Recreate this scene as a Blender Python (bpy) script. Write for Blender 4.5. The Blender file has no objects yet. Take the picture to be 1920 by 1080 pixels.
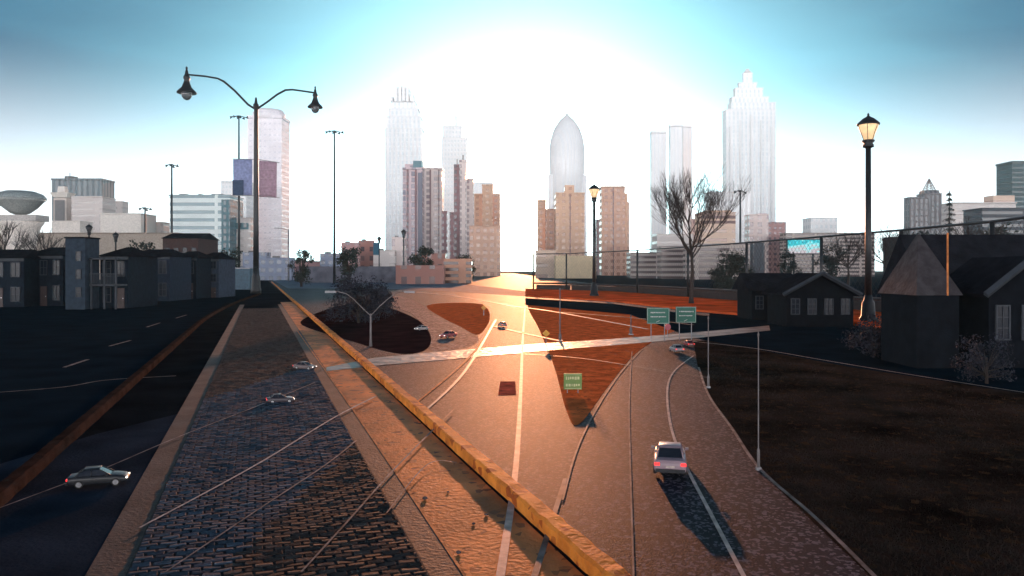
import bpy, math, random
from mathutils import Vector, Matrix
random.seed(7)
R = math.radians
S = bpy.context.scene
# ------------------------------------------------------------------ camera
F = 1400.0; HY = 508.0; CX = 960.0; CH = 3.0      # focal length in photo pixels, horizon row, eye height
cd = bpy.data.cameras.new('camera'); cam = bpy.data.objects.new('camera', cd)
S.collection.objects.link(cam); S.camera = cam
cd.sensor_width = 36; cd.lens = 36*F/1920; cd.shift_y = -(540-HY)/1920
cd.clip_start = .05; cd.clip_end = 20000
cam.location = (0, 0, CH); cam.rotation_euler = (R(90), 0, 0)
# ------------------------------------------------------------------ sun + sky
SUN_AZ = math.atan((985-CX)/F); SUN_EL = R(7.0); GLOW_EL = R(3.7)
sl = bpy.data.lights.new('sun', 'SUN'); sun = bpy.data.objects.new('sun', sl); S.collection.objects.link(sun)
sl.energy = 3.2; sl.angle = R(.6); sl.color = (1, .36, .15)
sd = Vector((math.sin(SUN_AZ)*math.cos(SUN_EL), math.cos(SUN_AZ)*math.cos(SUN_EL), math.sin(SUN_EL)))
sun.rotation_euler = sd.to_track_quat('Z', 'Y').to_euler()
gd = Vector((math.sin(SUN_AZ)*math.cos(GLOW_EL), math.cos(SUN_AZ)*math.cos(GLOW_EL), math.sin(GLOW_EL)))
W = bpy.data.worlds.new('World'); S.world = W; W.use_nodes = True
nt = W.node_tree; N = nt.nodes; L = nt.links; N.clear()
out = N.new('ShaderNodeOutputWorld'); bg = N.new('ShaderNodeBackground')
sky = N.new('ShaderNodeTexSky'); sky.sky_type = 'NISHITA'; sky.sun_disc = False
sky.sun_elevation = SUN_EL; sky.sun_rotation = SUN_AZ; sky.air_density = 1.0; sky.dust_density = 1.5; sky.ozone_density = 3.0
tc = N.new('ShaderNodeTexCoord')
dot = N.new('ShaderNodeVectorMath'); dot.operation = 'DOT_PRODUCT'; dot.inputs[1].default_value = gd
L.new(tc.outputs['Generated'], dot.inputs[0])
mx = N.new('ShaderNodeMath'); mx.operation = 'MAXIMUM'; mx.inputs[1].default_value = 0; L.new(dot.outputs['Value'], mx.inputs[0])
def powr(e):
    p = N.new('ShaderNodeMath'); p.operation = 'POWER'; p.inputs[1].default_value = e; L.new(mx.outputs[0], p.inputs[0]); return p
gd2 = Vector((math.sin(SUN_AZ)*math.cos(R(-4)), math.cos(SUN_AZ)*math.cos(R(-4)), math.sin(R(-4))))
dot2 = N.new('ShaderNodeVectorMath'); dot2.operation = 'DOT_PRODUCT'; dot2.inputs[1].default_value = gd2; L.new(tc.outputs['Generated'], dot2.inputs[0])
mx2 = N.new('ShaderNodeMath'); mx2.operation = 'MAXIMUM'; mx2.inputs[1].default_value = 0; L.new(dot2.outputs['Value'], mx2.inputs[0])
def powr2(e):
    p = N.new('ShaderNodeMath'); p.operation = 'POWER'; p.inputs[1].default_value = e; L.new(mx2.outputs[0], p.inputs[0]); return p
def vmul(a, col):
    m = N.new('ShaderNodeMixRGB'); m.blend_type = 'MULTIPLY'; m.inputs[0].default_value = 1
    L.new(a, m.inputs[1]); m.inputs[2].default_value = (*col, 1); return m
def vadd(a, b):
    m = N.new('ShaderNodeMixRGB'); m.blend_type = 'ADD'; m.inputs[0].default_value = 1
    L.new(a, m.inputs[1]); L.new(b, m.inputs[2]); return m
SKYTINT = (.0, .13, .23)
base = vmul(sky.outputs[0], SKYTINT)
g1 = vmul(powr2(15).outputs[0], (7.5, 14.5, 16.0))        # broad aureole of the low sun
g2 = vmul(powr(70).outputs[0], (16, 14, 12))
g3 = vmul(powr(1500).outputs[0], (130, 95, 60))       # bright core
acc = vadd(base.outputs[0], g1.outputs[0]); acc = vadd(acc.outputs[0], g2.outputs[0]); acc = vadd(acc.outputs[0], g3.outputs[0])
sz = N.new('ShaderNodeSeparateXYZ'); L.new(tc.outputs['Generated'], sz.inputs[0])
hzr = N.new('ShaderNodeMapRange'); hzr.interpolation_type = 'SMOOTHERSTEP'; hzr.inputs['From Min'].default_value = 0; hzr.inputs['From Max'].default_value = .29
hzr.inputs['To Min'].default_value = 1; hzr.inputs['To Max'].default_value = 0; L.new(sz.outputs[2], hzr.inputs[0])
hzm = N.new('ShaderNodeMath'); hzm.operation = 'MULTIPLY'; L.new(hzr.outputs[0], hzm.inputs[0]); 
hzf = N.new('ShaderNodeMapRange'); hzf.inputs['From Min'].default_value = -.2; hzf.inputs['From Max'].default_value = .6; hzf.inputs['To Min'].default_value = 5.6; hzf.inputs['To Max'].default_value = 1.15
L.new(dot.outputs['Value'], hzf.inputs[0]); L.new(hzf.outputs[0], hzm.inputs[1])
g4 = vmul(hzm.outputs[0], (5.6, 5.3, 5.3)); acc = vadd(acc.outputs[0], g4.outputs[0])   # pale haze band on the horizon; boost behind camera added to light towers
# thin cloud wisps
mp = N.new('ShaderNodeMapping'); mp.inputs['Scale'].default_value = (1.2, 1.2, 7); mp.inputs['Rotation'].default_value = (0, R(-14), 0)
L.new(tc.outputs['Generated'], mp.inputs[0])
cn = N.new('ShaderNodeTexNoise'); cn.inputs['Scale'].default_value = 1.6; cn.inputs['Detail'].default_value = 6; cn.inputs['Distortion'].default_value = .6
L.new(mp.outputs[0], cn.inputs[0])
cr = N.new('ShaderNodeValToRGB'); cr.color_ramp.elements[0].position = .48; cr.color_ramp.elements[1].position = .75
cr.color_ramp.elements[1].color = (.10, .40, .5, 1); L.new(cn.outputs[0], cr.inputs[0])
acc = vadd(acc.outputs[0], cr.outputs[0])
L.new(acc.outputs[0], bg.inputs[0]); bg.inputs[1].default_value = .15
L.new(bg.outputs[0], out.inputs[0])
S.view_settings.view_transform = 'Standard'; S.view_settings.look = 'None'; S.view_settings.gamma = 1; S.view_settings.exposure = .7
S.render.engine = 'CYCLES'
S.cycles.volume_bounces = 1; S.cycles.max_bounces = 6

# ------------------------------------------------------------------ helpers
def gp(px, py, z=0.0):
    d = F*(CH-z)/(py-HY); return Vector(((px-CX)/F*d, d, z))
def at(px, d): return (px-CX)/F*d
def zt(py, d): return CH+(HY-py)/F*d
def link(o): S.collection.objects.link(o); return o
def tag(o, label=None, cat=None, group=None, kind=None):
    if label: o['label'] = label
    if cat: o['category'] = cat
    if group: o['group'] = group
    if kind: o['kind'] = kind
    return o
def empty(name, loc=(0,0,0), rz=0, label=None, cat=None, group=None):
    o = link(bpy.data.objects.new(name, None)); o.location = loc; o.rotation_euler = (0, 0, rz); o.empty_display_size = .2
    return tag(o, label, cat, group)
def copy_tree(o, parent=None):
    c = link(o.copy()); c.parent = parent
    for ch in [q for q in S.objects if q.parent == o and q != c]: copy_tree(ch, c)
    return c
class MB:
    def __init__(s): s.v = []; s.f = []
    def add(s, vs, fs):
        n = len(s.v); s.v += [tuple(v) for v in vs]; s.f += [tuple(i+n for i in f) for f in fs]; return s
    def box(s, x0, x1, y0, y1, z0, z1, rz=0, c=None):
        vs = [(x,y,z) for z in (z0,z1) for y in (y0,y1) for x in (x0,x1)]
        if rz:
            ox, oy = c if c else ((x0+x1)/2, (y0+y1)/2)
            ca, sa = math.cos(rz), math.sin(rz)
            vs = [(ox+(x-ox)*ca-(y-oy)*sa, oy+(x-ox)*sa+(y-oy)*ca, z) for x,y,z in vs]
        return s.add(vs, [(0,2,3,1),(4,5,7,6),(0,1,5,4),(2,6,7,3),(0,4,6,2),(1,3,7,5)])
    def prism(s, poly, z0, z1):
        n = len(poly); vs = [(p[0],p[1],z0) for p in poly]+[(p[0],p[1],z1) for p in poly]
        fs = [tuple(range(n-1,-1,-1)), tuple(range(n,2*n))]+[(i,(i+1)%n,(i+1)%n+n,i+n) for i in range(n)]
        return s.add(vs, fs)
    def taper(s, x, y, z0, z1, w0, d0, w1, d1, rz=0):
        vs = []
        for z, w, d in ((z0,w0,d0),(z1,w1,d1)):
            for sx, sy in ((-1,-1),(1,-1),(1,1),(-1,1)):
                a, b = sx*w/2, sy*d/2
                vs.append((x+a*math.cos(rz)-b*math.sin(rz), y+a*math.sin(rz)+b*math.cos(rz), z))
        return s.add(vs, [(3,2,1,0),(4,5,6,7),(0,1,5,4),(1,2,6,5),(2,3,7,6),(3,0,4,7)])
    def lathe(s, prof, x=0, y=0, n=16, cap=True):
        vs = []
        for r, z in prof:
            for k in range(n): a = 2*math.pi*k/n; vs.append((x+r*math.cos(a), y+r*math.sin(a), z))
        fs = []
        for i in range(len(prof)-1):
            for k in range(n):
                k2 = (k+1)%n; fs.append((i*n+k, i*n+k2, (i+1)*n+k2, (i+1)*n+k))
        if cap: fs += [tuple(range(n-1,-1,-1)), tuple(range((len(prof)-1)*n, len(prof)*n))]
        return s.add(vs, fs)
    def tube(s, pts, rad, n=8):
        pts = [Vector(p) for p in pts]
        if not isinstance(rad, (list, tuple)): rad = [rad]*len(pts)
        vs = []; m = len(pts)
        for i, p in enumerate(pts):
            t = (pts[min(i+1,m-1)]-pts[max(i-1,0)]).normalized()
            u = t.cross(Vector((0,0,1)));
            if u.length < .05: u = t.cross(Vector((0,1,0)))
            u.normalize(); w = t.cross(u)
            for k in range(n):
                a = 2*math.pi*k/n; vs.append(p+(u*math.cos(a)+w*math.sin(a))*rad[i])
        fs = [(i*n+k, i*n+(k+1)%n, (i+1)*n+(k+1)%n, (i+1)*n+k) for i in range(m-1) for k in range(n)]
        fs += [tuple(range(n-1,-1,-1)), tuple(range((m-1)*n, m*n))]
        return s.add(vs, fs)
    def build(s, name, mat, parent=None, smooth=False):
        me = bpy.data.meshes.new(name); me.from_pydata(s.v, [], s.f); me.materials.append(mat); me.update()
        if smooth: me.polygons.foreach_set('use_smooth', [True]*len(me.polygons))
        o = link(bpy.data.objects.new(name, me)); o.parent = parent; return o
def bevel(o, w, seg=2):
    b = o.modifiers.new('bevel', 'BEVEL'); b.width = w; b.segments = seg; b.limit_method = 'ANGLE'; return o
def crom(pts, k=8, closed=False):
    P = [Vector((p[0], p[1])) for p in pts]; n = len(P); o = []
    for i in range(n if closed else n-1):
        a = P[(i-1)%n] if closed or i else P[0]; b = P[i]; c = P[(i+1)%n]
        d = P[(i+2)%n] if closed or i+2 < n else P[-1]
        for j in range(k):
            t = j/k
            o.append(.5*((2*b)+(c-a)*t+(2*a-5*b+4*c-d)*t*t+(3*b-3*c+d-a)*t**3))
    if not closed: o.append(P[-1])
    return o
# ------------------------------------------------------------------ materials
def mat(name, col, rough=.8, metal=0, var=.25, scale=3, bump=.2, bscale=20, spec=.5, speck=None):
    m = bpy.data.materials.new(name); m.use_nodes = True; t = m.node_tree; n = t.nodes; l = t.links
    b = n['Principled BSDF']; b.inputs['Roughness'].default_value = rough; b.inputs['Metallic'].default_value = metal
    b.inputs['Specular IOR Level'].default_value = spec
    c = n.new('ShaderNodeTexCoord')
    no = n.new('ShaderNodeTexNoise'); no.inputs['Scale'].default_value = scale; no.inputs['Detail'].default_value = 6
    l.new(c.outputs['Object'], no.inputs[0])
    r = n.new('ShaderNodeValToRGB'); r.color_ramp.elements[0].position = .3; r.color_ramp.elements[1].position = .7
    r.color_ramp.elements[0].color = (*[x*(1-var) for x in col], 1); r.color_ramp.elements[1].color = (*[min(1,x*(1+var)) for x in col], 1)
    l.new(no.outputs[0], r.inputs[0]); last = r.outputs[0]
    if speck:
        v = n.new('ShaderNodeTexVoronoi'); v.inputs['Scale'].default_value = speck[1]; l.new(c.outputs['Object'], v.inputs[0])
        sep = n.new('ShaderNodeSeparateColor'); l.new(v.outputs['Color'], sep.inputs[0])
        rr = n.new('ShaderNodeValToRGB'); rr.color_ramp.elements[0].position = speck[2]; rr.color_ramp.elements[1].position = min(1, speck[2]+.12)
        l.new(sep.outputs[0], rr.inputs[0])
        mm = n.new('ShaderNodeMixRGB'); l.new(rr.outputs[0], mm.inputs[0]); l.new(last, mm.inputs[1]); mm.inputs[2].default_value = (*speck[0], 1)
        last = mm.outputs[0]
    l.new(last, b.inputs['Base Color'])
    if bump:
        n2 = n.new('ShaderNodeTexNoise'); n2.inputs['Scale'].default_value = bscale; n2.inputs['Detail'].default_value = 4
        l.new(c.outputs['Object'], n2.inputs[0])
        bp = n.new('ShaderNodeBump'); bp.inputs['Strength'].default_value = bump; bp.inputs['Distance'].default_value = .6/bscale
        l.new(n2.outputs[0], bp.inputs['Height']); l.new(bp.outputs[0], b.inputs['Normal'])
    return m
def fac(name, wall, glass, du=3, dv=3.5, fu=.5, fv=.5, rough=.6, grough=.15, vary=.5):
    """facade: grid of windows in object space (u = x+y, v = z)"""
    m = bpy.data.materials.new(name); m.use_nodes = True; t = m.node_tree; n = t.nodes; l = t.links
    b = n['Principled BSDF']
    c = n.new('ShaderNodeTexCoord'); sp = n.new('ShaderNodeSeparateXYZ'); l.new(c.outputs['Object'], sp.inputs[0])
    def ma(op, a, b_=None):
        q = n.new('ShaderNodeMath'); q.operation = op
        for i, x in enumerate((a, b_)):
            if x is None: continue
            if isinstance(x, (int, float)): q.inputs[i].default_value = x
            else: l.new(x, q.inputs[i])
        return q.outputs[0]
    u = ma('DIVIDE', ma('ADD', sp.outputs[0], sp.outputs[1]), du); v = ma('DIVIDE', sp.outputs[2], dv)
    mu = ma('LESS_THAN', ma('FRACT', u), fu); mv = ma('LESS_THAN', ma('FRACT', v), fv)
    ge = n.new('ShaderNodeNewGeometry'); s2 = n.new('ShaderNodeSeparateXYZ'); l.new(ge.outputs['Normal'], s2.inputs[0])
    side = ma('LESS_THAN', ma('ABSOLUTE', s2.outputs[2]), .5)
    mask = ma('MULTIPLY', ma('MULTIPLY', mu, mv), side)
    cb = n.new('ShaderNodeCombineXYZ'); l.new(ma('FLOOR', u), cb.inputs[0]); l.new(ma('FLOOR', v), cb.inputs[1])
    wn = n.new('ShaderNodeTexWhiteNoise'); l.new(cb.outputs[0], wn.inputs[0])
    gm = n.new('ShaderNodeMixRGB'); l.new(ma('MULTIPLY', wn.outputs['Value'], vary), gm.inputs[0])
    gm.inputs[1].default_value = (*glass, 1); gm.inputs[2].default_value = (*wall, 1)
    no = n.new('ShaderNodeTexNoise'); no.inputs['Scale'].default_value = .08; no.inputs['Detail'].default_value = 5; l.new(c.outputs['Object'], no.inputs[0])
    wr = n.new('ShaderNodeValToRGB'); wr.color_ramp.elements[0].color = (*[x*.8 for x in wall], 1); wr.color_ramp.elements[1].color = (*[min(1, x*1.15) for x in wall], 1)
    l.new(no.outputs[0], wr.inputs[0])
    mix = n.new('ShaderNodeMixRGB'); l.new(mask, mix.inputs[0]); l.new(wr.outputs[0], mix.inputs[1]); l.new(gm.outputs[0], mix.inputs[2])
    l.new(mix.outputs[0], b.inputs['Base Color'])
    rr = ma('ADD', ma('MULTIPLY', mask, grough-rough), rough); l.new(rr, b.inputs['Roughness'])
    bp = n.new('ShaderNodeBump'); bp.invert = True; bp.inputs['Distance'].default_value = .3; bp.inputs['Strength'].default_value = .6
    l.new(mask, bp.inputs['Height']); l.new(bp.outputs[0], b.inputs['Normal'])
    return m
def emis(name, col, s):
    m = mat(name, col, .3, bump=0); b = m.node_tree.nodes['Principled BSDF']
    b.inputs['Emission Color'].default_value = (*col, 1); b.inputs['Emission Strength'].default_value = s; return m
def glassy(name, col, trans=.9, rough=.05):
    m = mat(name, col, rough, bump=0, var=0); m.node_tree.nodes['Principled BSDF'].inputs['Transmission Weight'].default_value = trans; return m
M = {}
M['asphalt'] = mat('asphalt', (.009,.011,.022), .64, var=.65, scale=.28, bump=.7, bscale=42, spec=.03, speck=((.12,.115,.15), 26, .70))
M['road_dark'] = mat('road_dark', (.007,.016,.026), .9, var=.3, scale=.7, bump=.5, bscale=14, spec=0)  # asphalt copy with the shade put into a darker base colour
M['ground'] = mat('ground_soil', (.014,.018,.026), .95, var=.5, scale=.15, bump=.6, bscale=4, spec=0)
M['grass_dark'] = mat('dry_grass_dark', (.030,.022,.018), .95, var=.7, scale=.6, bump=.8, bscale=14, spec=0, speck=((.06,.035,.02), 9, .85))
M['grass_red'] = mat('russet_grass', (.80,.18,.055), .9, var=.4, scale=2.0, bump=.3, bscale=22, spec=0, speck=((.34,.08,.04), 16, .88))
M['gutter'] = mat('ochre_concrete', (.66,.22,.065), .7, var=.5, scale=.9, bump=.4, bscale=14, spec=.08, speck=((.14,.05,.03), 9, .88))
M['gutter_dark'] = mat('shaded_concrete', (.010,.014,.018), .85, var=.35, scale=.8, bump=.4, bscale=12, spec=.0)  # left gutter concrete, shade put into its dark colour
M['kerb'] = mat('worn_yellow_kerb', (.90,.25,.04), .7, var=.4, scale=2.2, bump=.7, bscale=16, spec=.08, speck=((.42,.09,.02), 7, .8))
M['kerb_dark'] = mat('shaded_kerb', (.035,.022,.018), .8, var=.4, scale=2, bump=.6, bscale=12, spec=0)  # left kerb: its shade is painted in by the dark colour
M['band'] = mat('concrete_band', (.06,.05,.045), .75, var=.35, scale=1.4, bump=.5, bscale=20, spec=.25)
M['streak'] = mat('light_streak', (.24,.18,.15), .45, var=.75, scale=1.3, bump=.35, bscale=2.5, spec=.15)  # pale gloss colour that stands in for a streak of light
M['brickwalk'] = mat('red_brick_walk', (.72,.12,.035), .8, var=.4, scale=.4, bump=.15, bscale=5, spec=0)
M['paint'] = mat('road_paint', (.50,.42,.38), .6, var=.4, scale=5, bump=.1, bscale=20, spec=.06)
M['paint_old'] = mat('worn_road_paint', (.19,.165,.16), .65, var=.7, scale=3, bump=.1, bscale=20, spec=.06)
M['paint_amber'] = mat('amber_road_paint', (.55,.20,.07), .7, var=.5, scale=4, bump=.3, bscale=20, spec=.05)
M['black'] = mat('black_iron', (.02,.022,.026), .45, metal=.3, var=.3, scale=6, bump=.15)
M['darkwood'] = mat('dark_bark', (.035,.026,.024), .9, var=.4, scale=5, bump=.8)
M['grey'] = mat('galvanised', (.30,.30,.32), .5, metal=.4, bump=.1)
M['palepole'] = mat('pale_pole_paint', (.20,.18,.18), .6, bump=.1, spec=.15)
M['leaf'] = mat('dark_evergreen', (.028,.034,.028), .8, var=.5, scale=2, bump=0, spec=.2)
M['leaf_blue'] = mat('winter_shrub', (.03,.032,.045), .8, var=.5, scale=2, bump=0, spec=.2)
M['concrete'] = mat('pale_concrete', (.13,.13,.16), .8, var=.3, scale=.6, bump=.3, spec=.1)
M['glass'] = mat('window_glass', (.015,.02,.03), .2, var=.2, bump=0, spec=.25)
M['tyre'] = mat('tyre_rubber', (.02,.02,.02), .8, bump=0)
M['rim'] = mat('wheel_rim', (.5,.5,.52), .3, metal=.8, bump=0)
M['redlamp'] = emis('tail_light_red', (.8,.03,.03), 1.2)
M['whitelamp'] = emis('head_light_white', (1,.9,.8), 1.5)
M['lampglass'] = emis('warm_lamp_glass', (1,.66,.36), .38)
M['unlit'] = mat('unlit_lamp_glass', (.05,.05,.055), .3, bump=0)
M['clearglobe'] = glassy('clear_globe', (.8,.9,.95))

# ------------------------------------------------------------------ ground, roads
def struct(o): o['kind'] = 'structure'; return o
def sheet(name, m, poly, z, th=0, curve=True, k=6):
    """flat sheet on the ground with the outline given in photo pixels"""
    p2 = crom(poly, k, True) if curve else [Vector(p) for p in poly]
    g = [gp(p.x, max(p.y, HY+3)) for p in p2]
    mb = MB()
    if th: mb.prism([(a.x, a.y) for a in g], z-th, z)
    else: mb.add([(a.x, a.y, z) for a in g], [tuple(range(len(g)))])
    o = mb.build(name, m)
    # face up
    if not th and o.data.polygons[0].normal.z < 0: o.data.flip_normals()
    if th:
        import bmesh
        b = bmesh.new(); b.from_mesh(o.data); bmesh.ops.recalc_face_normals(b, faces=b.faces); b.to_mesh(o.data); b.free()
    return o
mb = MB(); mb.add([(-6000,-300,0),(6000,-300,0),(6000,9000,0),(-6000,9000,0)], [(0,1,2,3)])
struct(mb.build('ground', M['ground']))
# wide asphalt street right of the kerb
struct(sheet('street', M['asphalt'], [(500,512),(960,512),(1330,560),(1330,700),(1370,800),(1430,885),(1530,985),(1660,1100),(1800,1300),(1600,2600),(1100,2600),(1100,1050),(486,512)], .004, curve=False))
struct(sheet('street', M['road_dark'], [(-3000,560),(0,548),(300,538),(470,520),(480,545),(-40,960),(-3000,2600)], .004, curve=False))
# russet verges and islands
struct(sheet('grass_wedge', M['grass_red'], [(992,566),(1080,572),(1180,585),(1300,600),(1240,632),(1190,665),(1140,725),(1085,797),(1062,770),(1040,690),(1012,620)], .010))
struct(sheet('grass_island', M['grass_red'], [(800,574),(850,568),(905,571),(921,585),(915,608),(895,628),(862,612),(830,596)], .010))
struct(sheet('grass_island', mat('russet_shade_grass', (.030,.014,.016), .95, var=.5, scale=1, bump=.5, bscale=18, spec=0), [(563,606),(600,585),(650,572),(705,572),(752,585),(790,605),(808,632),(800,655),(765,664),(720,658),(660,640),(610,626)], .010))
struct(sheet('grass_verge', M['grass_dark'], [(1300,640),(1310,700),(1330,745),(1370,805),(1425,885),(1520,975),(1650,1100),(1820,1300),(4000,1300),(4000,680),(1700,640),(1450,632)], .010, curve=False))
struct(sheet('lane', M['road_dark'], [(985,559),(1150,570),(1300,590),(1600,616),(2200,690),(2200,760),(1920,738),(1600,690),(1300,634),(1180,590),(985,572)], .014, curve=False))
# brick-red sidewalk along the fence
struct(sheet('sidewalk', M['brickwalk'], [(985,543),(1150,548),(1300,560),(1600,584),(1920,618),(2200,650),(2200,690),(1920,650),(1600,610),(1300,584),(1150,566),(985,556)], .16, th=.155, curve=False))
struct(sheet('lane', mat('blue_grey_lane', (.022,.032,.048), .9, var=.4, scale=.8, bump=.6, bscale=20, spec=0), [(-500,1050),(-40,884),(180,815),(330,778),(480,735),(470,800),(240,1090),(-500,1700)], .012, curve=False))
# light streak painted as a pale glossy strip across the street
struct(sheet('pale_strip', M['streak'], [(612,690),(700,672),(850,658),(1000,646),(1150,636),(1300,624),(1442,611),(1444,620),(1300,635),(1150,648),(1000,660),(850,674),(700,687),(612,697)], .018, curve=False))
struct(sheet('pale_strip', mat('pale_blue_concrete', (.15,.17,.22), .8, spec=.03, var=.3, scale=.3, bump=.3, bscale=3), [(490,514),(720,516),(850,530),(1000,548),(985,556),(820,545),(690,541),(540,541)], .010, curve=False))
struct(sheet('ramp', mat('pale_ramp', (.13,.10,.11), .8, spec=.04, var=.3, scale=.5, bump=.6, bscale=6, speck=((.35,.3,.3), 8, .7)), [(735,556),(775,563),(830,597),(895,630),(880,650),(810,657),(806,630),(775,590),(740,575)], .008))
# painted lines (strips between photo points)
def line(name, m, pts, w0, w1, z=.022, curve=True):
    p = crom(pts, 8) if curve else [Vector(q) for q in pts]
    n = len(p); g = [gp(q.x, q.y) for q in p]; vs = []
    for i, q in enumerate(g):
        t = (g[min(i+1,n-1)]-g[max(i-1,0)]).normalized(); s = Vector((-t.y, t.x, 0))
        w = (w0+(w1-w0)*i/(n-1))/2
        vs += [(q.x+s.x*w, q.y+s.y*w, z), (q.x-s.x*w, q.y-s.y*w, z)]
    mb = MB().add(vs, [(2*i, 2*i+1, 2*i+3, 2*i+2) for i in range(n-1)])
    o = mb.build(name, m)
    if o.data.polygons[0].normal.z < 0: o.data.flip_normals()
    return struct(o)
line('lane_line', M['paint'], [(985,575),(980,640),(975,760),(965,900),(938,1085)], .08, .09)
line('lane_line', M['paint_old'], [(1060,900),(1035,980),(1002,1085)], .06, .07)
line('lane_line', M['paint'], [(1300,668),(1262,700),(1251,740),(1260,810),(1288,880),(1332,965),(1395,1085)], .05, .05)
line('lane_line', M['paint_old'], [(1185,660),(1180,760),(1182,880),(1188,1085)], .03, .02)
line('lane_line', M['paint_old'], [(1205,655),(1160,705),(1115,775),(1080,850),(1055,940)], .04, .03)
line('edge_line', M['paint'], [(1290,640),(1420,655),(1560,679),(1740,709),(1990,748)], .07, .05)
line('edge_line', M['paint_old'], [(1310,690),(1330,745),(1372,805),(1428,885),(1530,975),(1655,1100)], .06, .05, .024)
line('edge_line', M['paint_amber'], [(900,566),(921,590),(905,640),(860,690),(780,757)], .22, .05)
line('edge_line', M['paint'], [(745,545),(860,556),(960,574),(1040,585),(1215,618)], .6, .22)
line('edge_line', M['paint'], [(925,612),(985,626),(1050,640)], .25, .2)
line('edge_line', M['paint_old'], [(1040,585),(1180,596),(1300,610)], .3, .2, .026)
for a, b in (((205,650),(245,639)),((275,614),(300,606)),((330,597),(350,591)),((120,690),(165,675))):
    line('lane_dash', M['paint_old'], [a, b], .12, .12, curve=False)
m_shadow = mat('shadow_line', (.006,.006,.008), .5, bump=.2)  # cable shadows painted on the road as dark strips
line('shadow_line', m_shadow, [(930,662),(1080,672),(1200,690),(1330,710)], .06, .05, .026)
line('shadow_line', m_shadow, [(930,600),(870,700),(800,770)], .12, .05, .026)  # plain darker band along the amber line
line('edge_line', M['paint_old'], [(0,737),(120,727),(200,714),(330,706)], .06, .08)
# ------------------------------------------------------------------ raised walk between the kerbs: local frame s (along), a (across)
D = Vector((486-CX, F, 0)).normalized(); A = Vector((D.y, -D.x, 0))
def med(s, a, z=0): return (D.x*s+A.x*a, D.y*s+A.y*a, z)
def medstrip(name, m, a0, a1, s0, s1, z, th=None, n=40, a0e=None, a1e=None):
    mb = MB(); vs = []
    for i in range(n+1):
        t = (i/n)**2; s = s0+(s1-s0)*t; b0 = a0 if a0e is None else a0+(a0e-a0)*t**2; b1 = a1 if a1e is None else a1+(a1e-a1)*t**2
        vs += [med(s, b0, z), med(s, b1, z)]
    mb.add(vs, [(2*i, 2*i+1, 2*i+3, 2*i+2) for i in range(n)])
    o = mb.build(name, m)
    return struct(o)
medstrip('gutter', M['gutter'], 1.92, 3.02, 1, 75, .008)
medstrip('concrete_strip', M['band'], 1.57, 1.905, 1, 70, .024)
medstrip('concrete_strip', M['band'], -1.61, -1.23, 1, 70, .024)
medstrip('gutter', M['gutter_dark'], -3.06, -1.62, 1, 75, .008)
line('joint_line', M['paint_amber'], [(872,1085),(742,889),(663,772),(558,622)], .03, .05, .03, curve=False)
def kerb(name, m, a0, a1, h, s0, s1, bend):
    prof = [(a0,-.02),(a0,h-.03),(a0+.03,h),(a1-.03,h),(a1,h-.03),(a1,-.02)]
    n = 420; mb = MB(); vs = []; k = len(prof); rnd = random.Random(3)
    for i in range(n+1):
        t = i/n; s = s0+(s1-s0)*t**1.8
        off = bend(s); j = rnd.uniform(-.008,.008); jz = rnd.uniform(-.006,.006)
        for q, (a, z) in enumerate(prof):
            jj = rnd.uniform(-.006,.006) if 0 < q < k-1 else 0
            vs.append(med(s, a+off+j+jj, z+(jz+jj if q not in (0,k-1) else 0)))
    fs = [(i*k+q, i*k+q+1, (i+1)*k+q+1, (i+1)*k+q) for i in range(n) for q in range(k-1)]
    mb.add(vs, fs); o = mb.build(name, m)
    import bmesh
    b = bmesh.new(); b.from_mesh(o.data); bmesh.ops.recalc_face_normals(b, faces=b.faces); b.to_mesh(o.data); b.free()
    up = max(o.data.polygons, key=lambda p: abs(p.normal.z))
    if up.normal.z < 0: o.data.flip_normals()
    return struct(o)
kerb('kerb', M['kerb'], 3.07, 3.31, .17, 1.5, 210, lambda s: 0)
kerb('kerb', M['kerb_dark'], -3.30, -3.08, .18, 1.5, 100, lambda s: 3.3*max(0, (s-45)/55)**1.6)
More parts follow.
